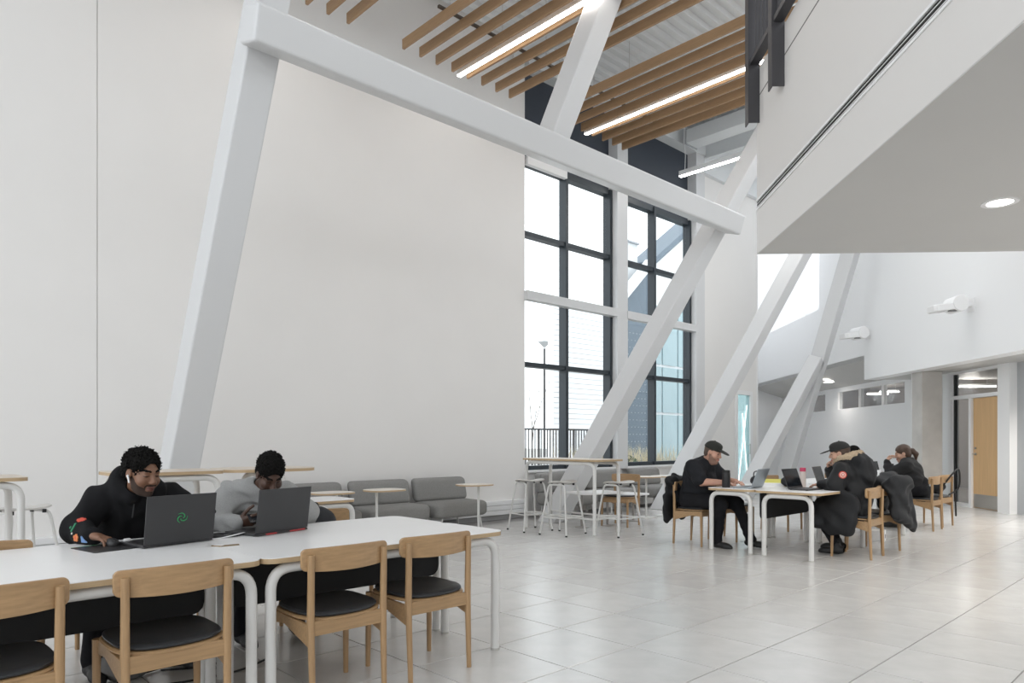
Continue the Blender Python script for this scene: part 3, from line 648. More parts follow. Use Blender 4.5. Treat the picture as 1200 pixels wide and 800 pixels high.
# embroidered bits, bags and clothing are modelled with the figures below
cable('black cable snaking on the floor under the front table', [(.9, 3.9, .01), (1.15, 3.75, .01), (1.4, 3.85, .01), (1.55, 4.1, .01), (1.35, 4.25, .01), (1.05, 4.12, .01), (1.2, 3.95, .012), (1.6, 3.9, .01), (1.9, 4.05, .01)], .006, RUB)
cable('black cable hanging from the front table joint to the floor', [(1.62, 4.0, .70), (1.64, 4.0, .4), (1.6, 4.02, .12), (1.55, 4.1, .012), (1.3, 4.2, .012)], .005, RUB)
cb = thing('carton', 'small white carton on the floor under the coat chair', 'box', (9.75, 3.35, 0), R(15))
MB().box(-.11, .11, -.08, .08, 0, .13).build('box', WHITE, cb, bevel=.003); MB().box(-.05, .05, -.0815, -.08, .03, .08).build('print', BLACKP, cb)
# ================================================================== FIGURES AND SOFT GOODS (implicit surfaces meshed by surface nets)
f32 = np.float32
def axis(lo, hi, coarse, fine, spans):
    xs = [lo]
    while xs[-1] < hi:
        x = xs[-1]; xs.append(x + (fine if any(a - coarse < x < b for a, b in spans) else coarse))
    return np.array(xs, f32)
class Field:
    def __init__(s, ax): s.ax = ax; s.F = np.full([len(a) for a in ax], .06, f32)
    def blk(s, lo, hi, pad):
        sl = tuple(slice(max(0, int(np.searchsorted(a, l - pad)) - 1), int(np.searchsorted(a, h_ + pad)) + 1) for a, l, h_ in zip(s.ax, lo, hi))
        return sl, s.ax[0][sl[0]][:, None, None], s.ax[1][sl[1]][None, :, None], s.ax[2][sl[2]][None, None, :]
    def mix(s, sl, d, k, op):
        A = s.F[sl]
        if d.size == 0 or A.size == 0: return
        if op == 'sub': d = -d; h_ = np.clip(k - np.abs(A - d), 0, None)/k; s.F[sl] = np.maximum(A, d) + h_*h_*k*.25
        elif op == 'and': h_ = np.clip(k - np.abs(A - d), 0, None)/k; s.F[sl] = np.maximum(A, d) + h_*h_*k*.25
        else: h_ = np.clip(k - np.abs(A - d), 0, None)/k; s.F[sl] = np.minimum(A, d) - h_*h_*k*.25
    def cap(s, a, b, ra, rb=None, k=.02, op='add', flat=None):
        rb = ra if rb is None else rb; a = np.array(a, f32); b = np.array(b, f32) + 1e-5; rm = max(ra, rb)
        sl, x, y, z = s.blk(np.minimum(a, b) - rm, np.maximum(a, b) + rm, .06); x, y, z = x - a[0], y - a[1], z - a[2]; u = b - a; sc = 1
        if flat is not None:
            dv, ff = flat; dv = np.array(dv, f32); dv /= np.linalg.norm(dv); t = (x*dv[0] + y*dv[1] + z*dv[2])*(1/ff - 1)
            x, y, z = x + t*dv[0], y + t*dv[1], z + t*dv[2]; u = u + dv*np.dot(u, dv)*(1/ff - 1); sc = ff
        h_ = np.clip((x*u[0] + y*u[1] + z*u[2])/np.dot(u, u), 0, 1)
        d = (np.sqrt((x - h_*u[0])**2 + (y - h_*u[1])**2 + (z - h_*u[2])**2) - (ra + (rb - ra)*h_))*sc
        s.mix(sl, d.astype(f32), k, op); return s
    def ell(s, c, r, M=None, k=.015, op='add', bump=None):
        c = np.array(c, f32); r = np.array(r, f32); rm = r.max() if M is not None else r
        sl, x, y, z = s.blk(c - rm, c + rm, .06); x, y, z = x - c[0], y - c[1], z - c[2]
        if M is not None:
            m = np.array(M, f32); x, y, z = (x*m[0][0] + y*m[1][0] + z*m[2][0]), (x*m[0][1] + y*m[1][1] + z*m[2][1]), (x*m[0][2] + y*m[1][2] + z*m[2][2])
        k0 = np.sqrt((x/r[0])**2 + (y/r[1])**2 + (z/r[2])**2); k1 = np.sqrt((x/r[0]**2)**2 + (y/r[1]**2)**2 + (z/r[2]**2)**2) + 1e-6
        d = k0*(k0 - 1)/k1
        if bump: 
            A, w = bump; X = x*w; Y = y*w; Z = z*w
            d = d - A*np.sin(X*1.0 + 1.7*np.sin(Z*.7 + 1))*np.sin(Y*1.1 + 1.3*np.sin(X*.8))*np.sin(Z*.9 + 1.5*np.sin(Y*.6 + 2)) 
        s.mix(sl, d.astype(f32), k, op); return s
    def plane(s, p, n, k=.004):         # keep the side opposite to n
        n = np.array(n, f32); x, y, z = s.ax[0][:, None, None] - p[0], s.ax[1][None, :, None] - p[1], s.ax[2][None, None, :] - p[2]
        s.F = np.maximum(s.F, np.clip(x*n[0] + y*n[1] + z*n[2], -.06, .06)).astype(f32); return s
    def folds(s, amp, w, seed=0):
        rg = np.random.RandomState(seed); x, y, z = s.ax[0][:, None, None], s.ax[1][None, :, None], s.ax[2][None, None, :]; acc = 0
        for q in range(4):
            kv = rg.normal(size=3); kv *= w*(.6 + .5*q)/np.linalg.norm(kv); acc = acc + np.sin(x*kv[0] + y*kv[1] + z*kv[2] + rg.uniform(0, 6) + 1.2*np.sin(z*w*.4 + q + x*w*.3))/(1 + .4*q)
        s.F += (amp*acc).astype(f32); return s
    def mesh(s, name, mats, parent, label=None, off=(0, 0, 0), smooth=True):
        F = s.F; I = F < 0; nx, ny, nz = F.shape
        c = np.zeros((nx-1, ny-1, nz-1), np.uint8)
        for i in (0, 1):
            for j in (0, 1):
                for k in (0, 1): c += I[i:nx-1+i, j:ny-1+j, k:nz-1+k]
        act = np.argwhere((c > 0) & (c < 8)); n = len(act)
        idx = np.full(c.shape, -1, np.int32); idx[act[:, 0], act[:, 1], act[:, 2]] = np.arange(n)
        cor = [(i, j, k) for i in (0, 1) for j in (0, 1) for k in (0, 1)]
        V = np.stack([F[act[:, 0]+i, act[:, 1]+j, act[:, 2]+k] for i, j, k in cor], 1)
        ps = np.zeros((n, 3)); cnt = np.zeros(n)
        for e1 in range(8):
            for ax_ in range(3):
                if cor[e1][ax_]: continue
                o2 = list(cor[e1]); o2[ax_] = 1; e2 = cor.index(tuple(o2)); va, vb = V[:, e1], V[:, e2]; m = (va < 0) != (vb < 0)
                t = np.where(m, va/(va - vb + 1e-12), 0)
                for q in range(3): ps[:, q] += np.where(m, cor[e1][q] + (t if q == ax_ else 0), 0)
                cnt += m
        ps /= cnt[:, None]; out = np.zeros((n, 3), f32)
        for q in range(3): a = s.ax[q]; i0 = act[:, q]; out[:, q] = a[i0] + (a[i0+1] - a[i0])*ps[:, q] - off[q]
        quads = []
        for ax_ in range(3):
            o1, o2 = [(1, 2), (2, 0), (0, 1)][ax_]
            sa = [slice(None)]*3; sb = [slice(None)]*3; sa[ax_] = slice(0, -1); sb[ax_] = slice(1, None)
            for q in (o1, o2): sa[q] = slice(1, -1); sb[q] = slice(1, -1)
            A, B_ = I[tuple(sa)], I[tuple(sb)]; e = np.argwhere(A != B_); fl_ = A[e[:, 0], e[:, 1], e[:, 2]]
            e[:, o1] += 1; e[:, o2] += 1
            def g(d1, d2): q = e.copy(); q[:, o1] -= d1; q[:, o2] -= d2; return idx[q[:, 0], q[:, 1], q[:, 2]]
            Q = np.stack([g(1, 1), g(0, 1), g(0, 0), g(1, 0)], 1); Q[~fl_] = Q[~fl_][:, ::-1]; quads.append(Q)
        Q = np.concatenate(quads); me = bpy.data.meshes.new(name)
        me.vertices.add(n); me.vertices.foreach_set('co', out.ravel()); me.loops.add(len(Q)*4); me.loops.foreach_set('vertex_index', Q.ravel().astype(np.int32))
        me.polygons.add(len(Q)); me.polygons.foreach_set('loop_start', np.arange(0, len(Q)*4, 4, dtype=np.int32))
        for m in (mats if isinstance(mats, list) else [mats]): me.materials.append(m)
        me.update(calc_edges=True); me.validate(); me.polygons.foreach_set('use_smooth', [smooth]*len(me.polygons))
        o = bpy.data.objects.new(name, me); COL.objects.link(o)
        if parent: o.parent = parent
        if label: o['label'] = label
        return o
def nv(v): v = np.array(v, float); return v/np.linalg.norm(v)
def hand(F, w, f, n, side, curl=(.35, .5, .4), tf=None, k=.004, sp=1.0):
    """palm, four fingers, thumb. w wrist, f finger direction, n back-of-hand normal, side +1 right / -1 left"""
    w = np.array(w, float); f = nv(f); n = np.array(n, float); n = nv(n - f*np.dot(n, f)); t = -np.cross(f, n)*side
    kn = []
    for o, L in zip((.029, .0095, -.0095, -.027), (.084, .088, .083, .074)):
        kp = w + f*L + t*o*sp; kn.append(kp); F.cap(w + f*.01 + t*o*.55, kp, .014, .0115, k=.012)
    F.cap(w - f*.02, w + f*.02, .024, .022, k=.02, flat=(n, .72))
    for kp, ls, r in zip(kn, ((.042, .025, .020), (.046, .029, .021), (.042, .027, .020), (.033, .020, .018)), (.0088, .0092, .0088, .0078)):
        p = kp; a = 0
        for i, (L, c) in enumerate(zip(ls, curl)):
            a += c; q = p + (f*math.cos(a) - n*math.sin(a))*L; F.cap(p, q, r*(1 - .1*i), r*(.92 - .1*i), k=k if i else .008); p = q
    p = w + f*.022 + t*.024 - n*.006; d = nv(f*.62 + t*.68 - n*.25) if tf is None else nv(tf)
    for i, (L, r) in enumerate(((.044, .0135), (.032, .0108), (.026, .0095))):
        q = p + d*L; F.cap(p, q, r, r*.9, k=.008 if i == 0 else .004); p = q; d = nv(d*.8 + f*.35 - n*.08)
def head_frame(hf, up=(0, 0, 1)):
    hf = nv(hf); r = nv(np.cross(hf, up)); u = np.cross(r, hf); return np.stack([r, hf, u], 1)
def head(F, c, M, s=1.0, female=False, fat=1.0):
    c = np.array(c, float); P = lambda *p: c + M @ (np.array(p)*s)
    E = lambda p, r, **k: F.ell(P(*p), np.array(r)*s, M, **k)
    E((0, -.018, .036), (.073, .094, .084), k=.02); E((0, .022, -.035), (.060*fat, .068, .083), k=.03); E((0, .034, -.088), (.044*fat, .042, .032), k=.03)
    F.cap(P(-.034, .076, .022), P(.034, .076, .022), .012*s, k=.018)
    for x in (-1, 1):
        E((x*.040*fat, .058, -.032), (.024, .026, .026), k=.025); E((x*.031, .104, .004), (.017, .022, .012), k=.012, op='sub'); E((x*.031, .0755, .004), (.0135, .0125, .0105), k=.004)
        E((x*.076, -.008, -.008), (.008, .021, .031), M=None if False else None, k=.008) if False else F.ell(P(x*.075, -.008, -.008), np.array((.009, .021, .031))*s, M, k=.008)
        F.ell(P(x*.084, -.004, -.006), np.array((.005, .011, .017))*s, M, k=.006, op='sub')
        E((x*.0115, .098, -.034), (.0095, .011, .0085), k=.008)
    F.cap(P(0, .086, .012), P(0, .106, -.028), .009*s, .0125*s, k=.012)
    E((0, .088, -.061), (.024, .013, .0075), k=.006); E((0, .086, -.0735), (.021, .013, .0085), k=.006); F.cap(P(-.026, .088, -.0668), P(.026, .088, -.0668), .0028*s, k=.003, op='sub')
    E((0, .072, -.102), (.022*fat, .020, .017), k=.02)
    if fat > 1.05: E((0, .03, -.115), (.05, .045, .03), k=.03)
SK = {}
def skin(name, col): return mat(name, col, .5, var=.05, vscale=30)
SKIN1 = skin('brown_skin', (.20, .098, .056)); SKIN2 = skin('dark_brown_skin', (.072, .035, .022)); SKIN3 = skin('fair_skin', (.50, .275, .195)); SKIN4 = skin('light_tan_skin', (.52, .31, .22))
LIP1 = mat('lip_brown', (.155, .06, .045), .45); LIP3 = mat('lip_pink', (.42, .16, .13), .45); HAIRB = mat('black_hair', (.006, .0055, .005), .85, spec=.12); BEARD = mat('beard_stubble', (.036, .019, .012), .8); BEARD3 = mat('grey_stubble', (.26, .155, .115), .8)
HAIRR = mat('brown_hair', (.055, .028, .016), .5); EYEM = mat('eye_dark', (.03, .018, .014), .3); NAILM = mat('fingernail', (.32, .18, .13), .35)
def paint_head(o, hc, M, off, rules, s=1.0):
    me = o.data; n = len(me.polygons); C = np.zeros(n*3, f32); me.polygons.foreach_get('center', C); C = C.reshape(-1, 3) + np.array(off) - np.array(hc); L = (C @ M)/s
    idx = np.zeros(n, np.int32); near = np.linalg.norm(L, axis=1) < .17; x, y, z = np.abs(L[:, 0]), L[:, 1], L[:, 2]
    for mi, fn in rules: idx[near & fn(x, y, z)] = mi
    me.polygons.foreach_set('material_index', idx)
lips = lambda x, y, z: (x < .0235) & (y > .076) & (np.abs(z + .067) < .0125 - .18*x)
brow = lambda x, y, z: (x > .012) & (x < .048) & (y > .05) & (np.abs(z - .0255 - .006*np.sin((x - .012)*60)) < .0052)
lash = lambda x, y, z: (x > .0165) & (x < .0455) & (y > .06) & (np.abs(z - .001) < .0028)
eyew = lambda x, y, z: (x > .0205) & (x < .042) & (y > .074) & (np.abs(z - .004) < .0055)
beard = lambda x, y, z: (z > -.135) & (((z < -.083) & (y > -.01)) | ((np.abs(z + .0515) < .0045) & (x < .031) & (y > .06)) | ((x > .026) & (x < .034) & (z < -.05) & (y > .06)) | ((z < -.005 - .75*np.clip(y + .005, 0, .1)) & (x > .030) & (y > -.006)))
def person(label, x, y): return thing('person', label, 'person', (x, y, 0))
def limb_axes(pts, coarse, fine, fspans, pad=.2):
    pts = np.array(pts); return [axis(pts[:, q].min() - pad, pts[:, q].max() + pad, coarse, fine, fspans[q]) for q in range(3)]
def build_person(label, J, opt):
    """J: joints in world coordinates. opt: clothing, materials and sizes."""
    o_ = (J['pel'][0], J['pel'][1], 0); root = person(label, *o_[:2]); fw = np.array(J['fw'], float); g = opt.get('g', 1.0); fine = opt.get('fine', .005)
    J = {k: np.array(v, float) for k, v in J.items()}; off = o_
    rt = nv(np.cross(fw, (0, 0, 1))); HM = head_frame(J['hf']); hs = opt.get('hs', 1.0)
    hc = J['head']; pts = [v for k, v in J.items() if k not in ('fw', 'hf', 'fR', 'fL', 'nR', 'nL', 'tR', 'tL')]
    spans = [[(hc[q] - .13, hc[q] + .13)] + [(J['w'+s_][q] - .13, J['w'+s_][q] + .13) for s_ in 'RL'] for q in range(3)]
    F = Field(limb_axes(pts, .014, fine, spans, .19))
    # --- body: one continuous surface
    F.cap(J['pel'], J['chest'], .105*g, .115*g, k=.05, flat=(fw, .75)); F.cap(J['chest'], J['neck'], .11*g, .06, k=.05, flat=(fw, .75)); F.cap(J['sR'], J['sL'], .05*g, k=.05)
    F.cap(J['neck'] + (0, 0, -.02), hc + HM @ np.array((0, -.028, -.055)), .056*g, .052, k=.03)
    for s_, sg in (('R', 1), ('L', -1)):
        F.cap(J['s'+s_], J['e'+s_], .046*g, .040*g, k=.03); F.cap(J['e'+s_], J['w'+s_], .041*g, .027*g, k=.02)
        F.cap(J['h'+s_], J['k'+s_], .068*g, .05, k=.04); F.cap(J['k'+s_], J['a'+s_], .048, .034, k=.03); F.cap(J['a'+s_], J['a'+s_] + fw*.11 + (0, 0, -.045), .026, .018, k=.03)
        hand(F, J['w'+s_], J['f'+s_], J['n'+s_], sg, opt.get('curl'+s_, (.3, .45, .35)), J.get('t'+s_))
    head(F, hc, HM, hs, fat=opt.get('fat', 1.0))
    sk = opt['skin']; body = F.mesh('body', [sk, opt['lip'], opt.get('browm', HAIRB), opt.get('beardm', BEARD), EYEM], root, off=off)
    rules = ([(3, beard)] if opt.get('beard') else []) + [(1, lips), (2, brow), (4, eyew if opt.get('eyes') else lash)]
    paint_head(body, hc, HM, off, rules, hs)
    # --- upper garment
    tg = opt['top']; F = Field(limb_axes(pts, .011, .008, [[(-99, 99)]]*3, .22)); c = tg.get('loose', .016)
    F.cap(J['pel'] + (0, 0, -.02), J['chest'], .15*g + c, .15*g + c, k=.06, flat=(fw, .74*tg.get('deep', 1))); F.cap(J['chest'], J['neck'] + (0, 0, -.05), .15*g + c, .105, k=.07, flat=(fw, .78))
    F.cap(J['sR'] + (0, 0, -.01), J['sL'] + (0, 0, -.01), .066*g + c*.6, k=.07); F.cap(J['sR']*.45 + J['neck']*.55, J['sL']*.45 + J['neck']*.55, .072, k=.05)
    for s_ in 'RL':
        s1, e1, w1 = J['s'+s_], J['e'+s_], J['w'+s_]
        if tg.get('short'):
            F.cap(s1, s1 + (e1 - s1)*.80, .064*g + c*.6, .066*g + c*.6, k=.05)
        else:
            F.cap(s1, e1, .058*g + c, .052*g + c, k=.05); F.cap(e1, w1 - (w1 - e1)*.06, .050*g + c, .037 + c*.6, k=.03)
            if tg.get('cuff'): F.cap(w1 - (w1 - e1)*.22, w1 - (w1 - e1)*.06, .038, .036, k=.012)
    nb = J['neck']; hb = hc + HM @ np.array((0, -.03, -.07))
    if tg.get('hood'):
        hr = tg.get('hr', .036); ring = []
        for q in range(13):
            a = R(-150 + 300*q/12); ring.append(nb + (0, 0, .028) - fw*.02 + (-fw*math.cos(a)*.098 + rt*math.sin(a)*.105) + np.array((0, 0, .055*math.cos(a))))
        for q in range(12): F.cap(ring[q], ring[q+1], hr*(.75 + .5*math.cos(R(-150 + 25*q + 12))**2), k=.03)
        F.cap(nb - fw*.12 + (0, 0, .02), nb - fw*.15 + (0, 0, -.10), .075, .05, k=.05, flat=(fw, .7))
    else:
        for q in range(16):
            a0, a1 = R(22.5*q), R(22.5*(q + 1)); e_ = [nb + (0, 0, .012) - fw*.008 + fw*math.cos(a)*.066 + rt*math.sin(a)*.072 + np.array((0, 0, -.022*math.cos(a))) for a in (a0, a1)]
            F.cap(e_[0], e_[1], tg.get('collar', .012), k=.012)
    for a_, b_, ra, rb, fl_ in tg.get('extra', []): F.cap(a_, b_, ra, rb, k=.05, flat=fl_)
    F.folds(tg.get('fold', .0035), tg.get('fw', 38), opt.get('seed', 1))
    for s_ in 'RL':       # keep the neck opening clear of the face
        pass
    F.cap(nb + (0, 0, .02) + fw*.01, hb + (hb - nb)*.6, .056, .062, k=.006, op='sub'); F.ell(hc, np.array((.082, .118, .128))*hs, HM, k=.005, op='sub')
    top = F.mesh(tg['name'], tg['mat'], root, tg.get('label'), off)
    # --- trousers
    F = Field(limb_axes([J[k] for k in ('pel', 'hR', 'hL', 'kR', 'kL', 'aR', 'aL')], .012, .009, [[(-99, 99)]]*3, .19)); bg_ = opt.get('legs', 1.0)
    F.cap(J['hR'], J['hL'], .108*g, k=.05, flat=((0, 0, 1), .9)); F.cap(J['pel'] + (0, 0, -.03), J['pel'] + (0, 0, .09), .13*g, .125*g, k=.04, flat=(fw, .8))
    for s_ in 'RL': F.cap(J['h'+s_], J['k'+s_], .09*g*bg_, .068*bg_, k=.05); F.cap(J['k'+s_], J['a'+s_] + (0, 0, .0), .067*bg_, .052*bg_, k=.04)
    F.folds(.003, 42, 5); F.mesh('trousers', opt['trm'], root, None, off)
    for s_ in 'RL':
        a = J['a'+s_]; tf_ = nv(J['t'+'o'+s_] if 'to'+s_ in J else fw + (0, 0, -.02)); tf_ = np.array(tf_); gz = a[2] - .075
        F = Field(limb_axes([a, a + tf_*.2], .007, .007, [[(-99, 99)]]*3, .08))
        F.cap(a - tf_*.05 + (0, 0, -.03), a + tf_*.13 + (0, 0, -.045), .040, .037, k=.03); F.cap(a + (0, 0, .03), a + (0, 0, -.03), .042, .042, k=.03); F.cap(a + tf_*.10 + (0, 0, -.05), a + tf_*.17 + (0, 0, -.055), .038, .030, k=.03)
        F.plane((0, 0, gz), (0, 0, -1)); F.mesh('shoe', opt['shoem'], root, None, off)
    return root, hc, HM, off, top
def hair_mesh(root, hc, HM, off, m, kind, hs=1.0, name='hair'):
    P = lambda *p: np.array(hc) + HM @ (np.array(p)*hs)
    F = Field([axis(hc[q] - .22, hc[q] + .22, .004, .004, []) for q in range(3)])
    if kind == 'curly': F.ell(P(0, -.022, .048), np.array((.088, .108, .092))*hs, HM, bump=(.016, 200)); F.ell(P(0, -.05, -.005), np.array((.085, .065, .065))*hs, HM, k=.02, bump=(.013, 200))
    elif kind == 'short': F.ell(P(0, -.02, .048), np.array((.081, .104, .093))*hs, HM, bump=(.013, 210)); F.ell(P(0, -.055, -.01), np.array((.076, .058, .065))*hs, HM, k=.02, bump=(.004, 190))
    elif kind == 'cropped': F.ell(P(0, -.02, .037), np.array((.078, .098, .088))*hs, HM); F.ell(P(0, -.06, -.02), np.array((.070, .048, .06))*hs, HM, k=.02)
    else:
        F.ell(P(0, -.022, .042), np.array((.082, .102, .090))*hs, HM, bump=(.002, 120)); F.ell(P(0, -.055, -.02), np.array((.078, .06, .075))*hs, HM, k=.02)
        if kind == 'ponytail':
            F.ell(P(0, -.135, .012), np.array((.03, .03, .03))*hs, HM, k=.02); F.cap(P(0, -.14, .005), P(0, -.165, -.05), .034, .036, k=.02); F.cap(P(0, -.165, -.05), P(0, -.145, -.13), .034, .014, k=.02)
        if kind == 'long': F.cap(P(-.06, -.03, -.02), P(-.07, -.02, -.15), .035, .025, k=.02); F.cap(P(.06, -.03, -.02), P(.07, -.02, -.15), .035, .025, k=.02); F.cap(P(0, -.07, -.04), P(0, -.08, -.16), .06, .04, k=.03)
    F.ell(P(0, .098, -.03), np.array((.066, .078, .106 if kind == 'curly' else .094))*hs, HM, k=.008, op='sub'); F.ell(P(0, .05, -.11), np.array((.09, .085, .075))*hs, HM, k=.008, op='sub')
    for x in (-1, 1): F.ell(P(x*.082, .002, -.012), np.array((.02, .026, .036))*hs, HM, k=.006, op='sub')
    if kind not in ('long', 'ponytail'): F.plane(P(0, 0, -.085), HM @ np.array((0, 0, -1)))
    return F.mesh(name, m, root, None, off)
def ball_cap(root, hc, HM, off, m, hs=1.0):
    P = lambda *p: np.array(hc) + HM @ (np.array(p)*hs)
    F = Field([axis(hc[q] - .26, hc[q] + .26, .0045, .0045, []) for q in range(3)])
    F.ell(P(0, -.016, .040), np.array((.084, .106, .094))*hs, HM); F.ell(P(0, .04, .085), np.array((.055, .05, .035))*hs, HM, k=.03); F.plane(P(0, 0, .036), HM @ np.array((0, -.12, -1)))
    F.ell(P(0, .125, .040), np.array((.066, .075, .008))*hs, HM @ np.array(((1, 0, 0), (0, .97, -.22), (0, .22, .97))).T, k=.008); F.ell(P(0, -.016, .136), np.array((.008, .008, .006)), HM, k=.004)
    return F.mesh('cap', m, root, None, off)
HOOD = mat('black_fleece', (.0095, .0095, .0105), .95, bump=.25, bscale=500, spec=.2); GREYS = mat('grey_melange_fleece', (.335, .335, .33), .95, var=.1, vscale=150, bump=.2, bscale=400, spec=.2)
BLKT = mat('black_trousers', (.010, .010, .012), .9, spec=.25); POLO = mat('black_polo_cotton', (.012, .013, .016), .85, bump=.15, bscale=500, spec=.3); PARKA = mat('black_parka_shell', (.010, .0105, .012), .65, bump=.2, bscale=120, spec=.35)
SHOEB = mat('black_shoe', (.011, .011, .011), .55); BLUEJ = mat('pale_blue_denim', (.36, .47, .55), .9); KNIT = mat('black_knit', (.013, .013, .014), .9, bump=.3, bscale=250); FUR = mat('beige_fur', (.46, .36, .25), .95, var=.25, vscale=90, bump=.6, bscale=260)
CAPM = mat('black_cap', (.014, .0145, .014), .8); CAPO = mat('dark_olive_cap', (.020, .021, .017), .85)
FAC = lambda s: (0, s, 0)
# 1 --- man in the black hoodie
r1, hc, HM, off, hd1 = build_person('man in a black hoodie with an embroidered sleeve, one hand on a mouse', dict(
    fw=(0, -1, 0), hf=(.32, -.92, -.24), pel=(1.27, 4.83, .57), chest=(1.27, 4.65, .84), neck=(1.255, 4.46, 1.0), head=(1.238, 4.31, 1.112),
    sR=(1.075, 4.54, .945), sL=(1.45, 4.54, .95), eR=(.955, 4.50, .80), eL=(1.64, 4.46, .80), wR=(.985, 4.262, .785), wL=(1.45, 4.28, .79), fR=(.42, -.88, -.16), nR=(.1, .1, 1), fL=(-.4, -.9, -.1), nL=(0, 0, 1),
    hR=(1.17, 4.82, .555), hL=(1.37, 4.82, .555), kR=(1.05, 4.42, .52), kL=(1.44, 4.42, .52), aR=(1.0, 4.36, .085), aL=(1.45, 4.30, .085)),
    dict(skin=SKIN1, lip=LIP1, beard=True, fine=.0042, curlR=(.30, .55, .4), hs=1.02, seed=2, trm=BLKT, shoem=SHOEB, top=dict(name='hoodie', mat=HOOD, loose=.024, hood=True, cuff=True, fold=.0045, hr=.050)))
hair_mesh(r1, hc, HM, off, HAIRB, 'curly', 1.0)
P1 = lambda *p: np.array(hc) + HM @ np.array(p) - np.array(off)
eb = MB(); eb.cyl(P1(.086, .002, -.018), P1(.083, .016, -.052), .0055, .004); eb.lathe([(.001, -.007), (.007, -.003), (.007, .003), (.001, .007)], c=P1(.087, .002, -.016), seg=10); eb.build('earbud', WHITE, r1, smooth=True)['label'] = 'white wireless earbud'
for sx in (-1, 1):
    q0 = np.array((1.255 + sx*.035, 4.385, .985)) - off; MB().tube(catmull([q0, q0 + (sx*.01, -.02, -.05), q0 + (sx*.015, -.005, -.13)]), .004, 6).build('drawstring', mat('drawstring_black', (.02, .02, .02), .8), r1)
from mathutils.bvhtree import BVHTree
bvh = BVHTree.FromPolygons([v.co for v in hd1.data.vertices], [p.vertices for p in hd1.data.polygons])
emb = MB(); EM_ = [mat('embroidery_red', (.62, .09, .06), .8), mat('embroidery_green', (.03, .20, .10), .8), mat('embroidery_blue', (.20, .34, .62), .8), mat('embroidery_orange', (.60, .20, .07), .8), mat('embroidery_white', (.6, .6, .55), .8)]
def stitch(px, py, shapes):
    X, Y = (px - 600)/828, 1.0; d = Vector((X*Sn + Cs, -X*Cs + Sn, (515.5 - py)/828)).normalized()
    hit = bvh.ray_cast(Vector((0, 0, 1.294)) - Vector(off), d)
    if hit[0] is None: return
    nrm_ = hit[1]; u = nrm_.cross(Vector((0, 0, 1))).normalized(); v = nrm_.cross(u).normalized()*-1
    for ox, oy, r, mi, ns in shapes:
        loc = bvh.find_nearest(hit[0] + u*ox + v*oy)[0]
        rs = [[loc + nrm_*h_ + (u*math.cos(2*math.pi*k/ns + R(90)) + v*math.sin(2*math.pi*k/ns + R(90)))*r*sc for k in range(ns)] for h_, sc in ((-.004, 1), (.0025, 1), (.0045, .8))]; emb.rings(rs, mi)
stitch(95.5, 609, [(math.cos(a)*.013, math.sin(a)*.011, .012, 0, 10) for a in (0, 1.25, 2.5, 3.8, 5)] + [(0, 0, .008, 3, 8)])
stitch(89, 630, [(math.cos(a)*.012, math.sin(a)*.012, .010, 3, 10) for a in (0.4, 1.7, 2.9, 4.2, 5.4)] + [(0, 0, .008, 0, 8)])
stitch(97.5, 633, [(0, 0, .026, 2, 3)])
for k in range(6): stitch(88.5 - .9*k, 614 + 1.6*k, [(0, 0, .007, 1, 6)])
stitch(83, 618, [(0, 0, .008, 1, 6)]); stitch(84.5, 625, [(0, 0, .006, 4, 6)])
if emb.v: emb.build('sleeve_embroidery', EM_, r1, kind='stuff')['label'] = 'red, orange, green and blue embroidered flowers on the sleeve'
# 2 --- man in the grey sweatshirt
r2, hc, HM, off, _ = build_person('man in a light grey sweatshirt bent over a phone', dict(
    fw=(0, -1, 0), hf=(-.10, -.80, -.60), pel=(2.02, 4.88, .57), chest=(2.0, 4.67, .83), neck=(1.995, 4.47, .975), head=(1.985, 4.31, 1.075),
    sR=(1.815, 4.53, .93), sL=(2.19, 4.53, .93), eR=(1.67, 4.46, .795), eL=(2.30, 4.45, .80), wR=(1.775, 4.29, .79), wL=(2.05, 4.29, .80), fR=(.74, -.50, .12), nR=(-.30, -.75, -.35), fL=(-.86, -.36, .08), nL=(.1, -.8, -.4),
    hR=(1.92, 4.86, .555), hL=(2.12, 4.86, .555), kR=(1.85, 4.44, .52), kL=(2.2, 4.44, .52), aR=(1.85, 4.42, .085), aL=(2.2, 4.36, .085)),
    dict(skin=SKIN2, lip=mat('lip_dark', (.085, .035, .028), .45), fine=.0042, curlR=(.5, .7, .5), curlL=(.5, .7, .5), seed=4, trm=BLKT, shoem=SHOEB, top=dict(name='sweatshirt', mat=GREYS, loose=.027, cuff=True, collar=.018, fold=.0075, fw=44)))
hair_mesh(r2, hc, HM, off, HAIRB, 'short', 1.02)
ph = thing('phone', 'dark phone held in the hands of the grey sweatshirt man', 'phone', (1.88, 4.215, .815), R(-5)); M = Matrix.Rotation(R(40), 4, 'X')
MB().box(-.072, .072, -.036, .036, -.004, .004, M=M).build('case', BLACKP, ph, bevel=.003); MB().box(-.066, .066, -.033, .033, .004, .0046, M=M).build('screen', SCREEN, ph)
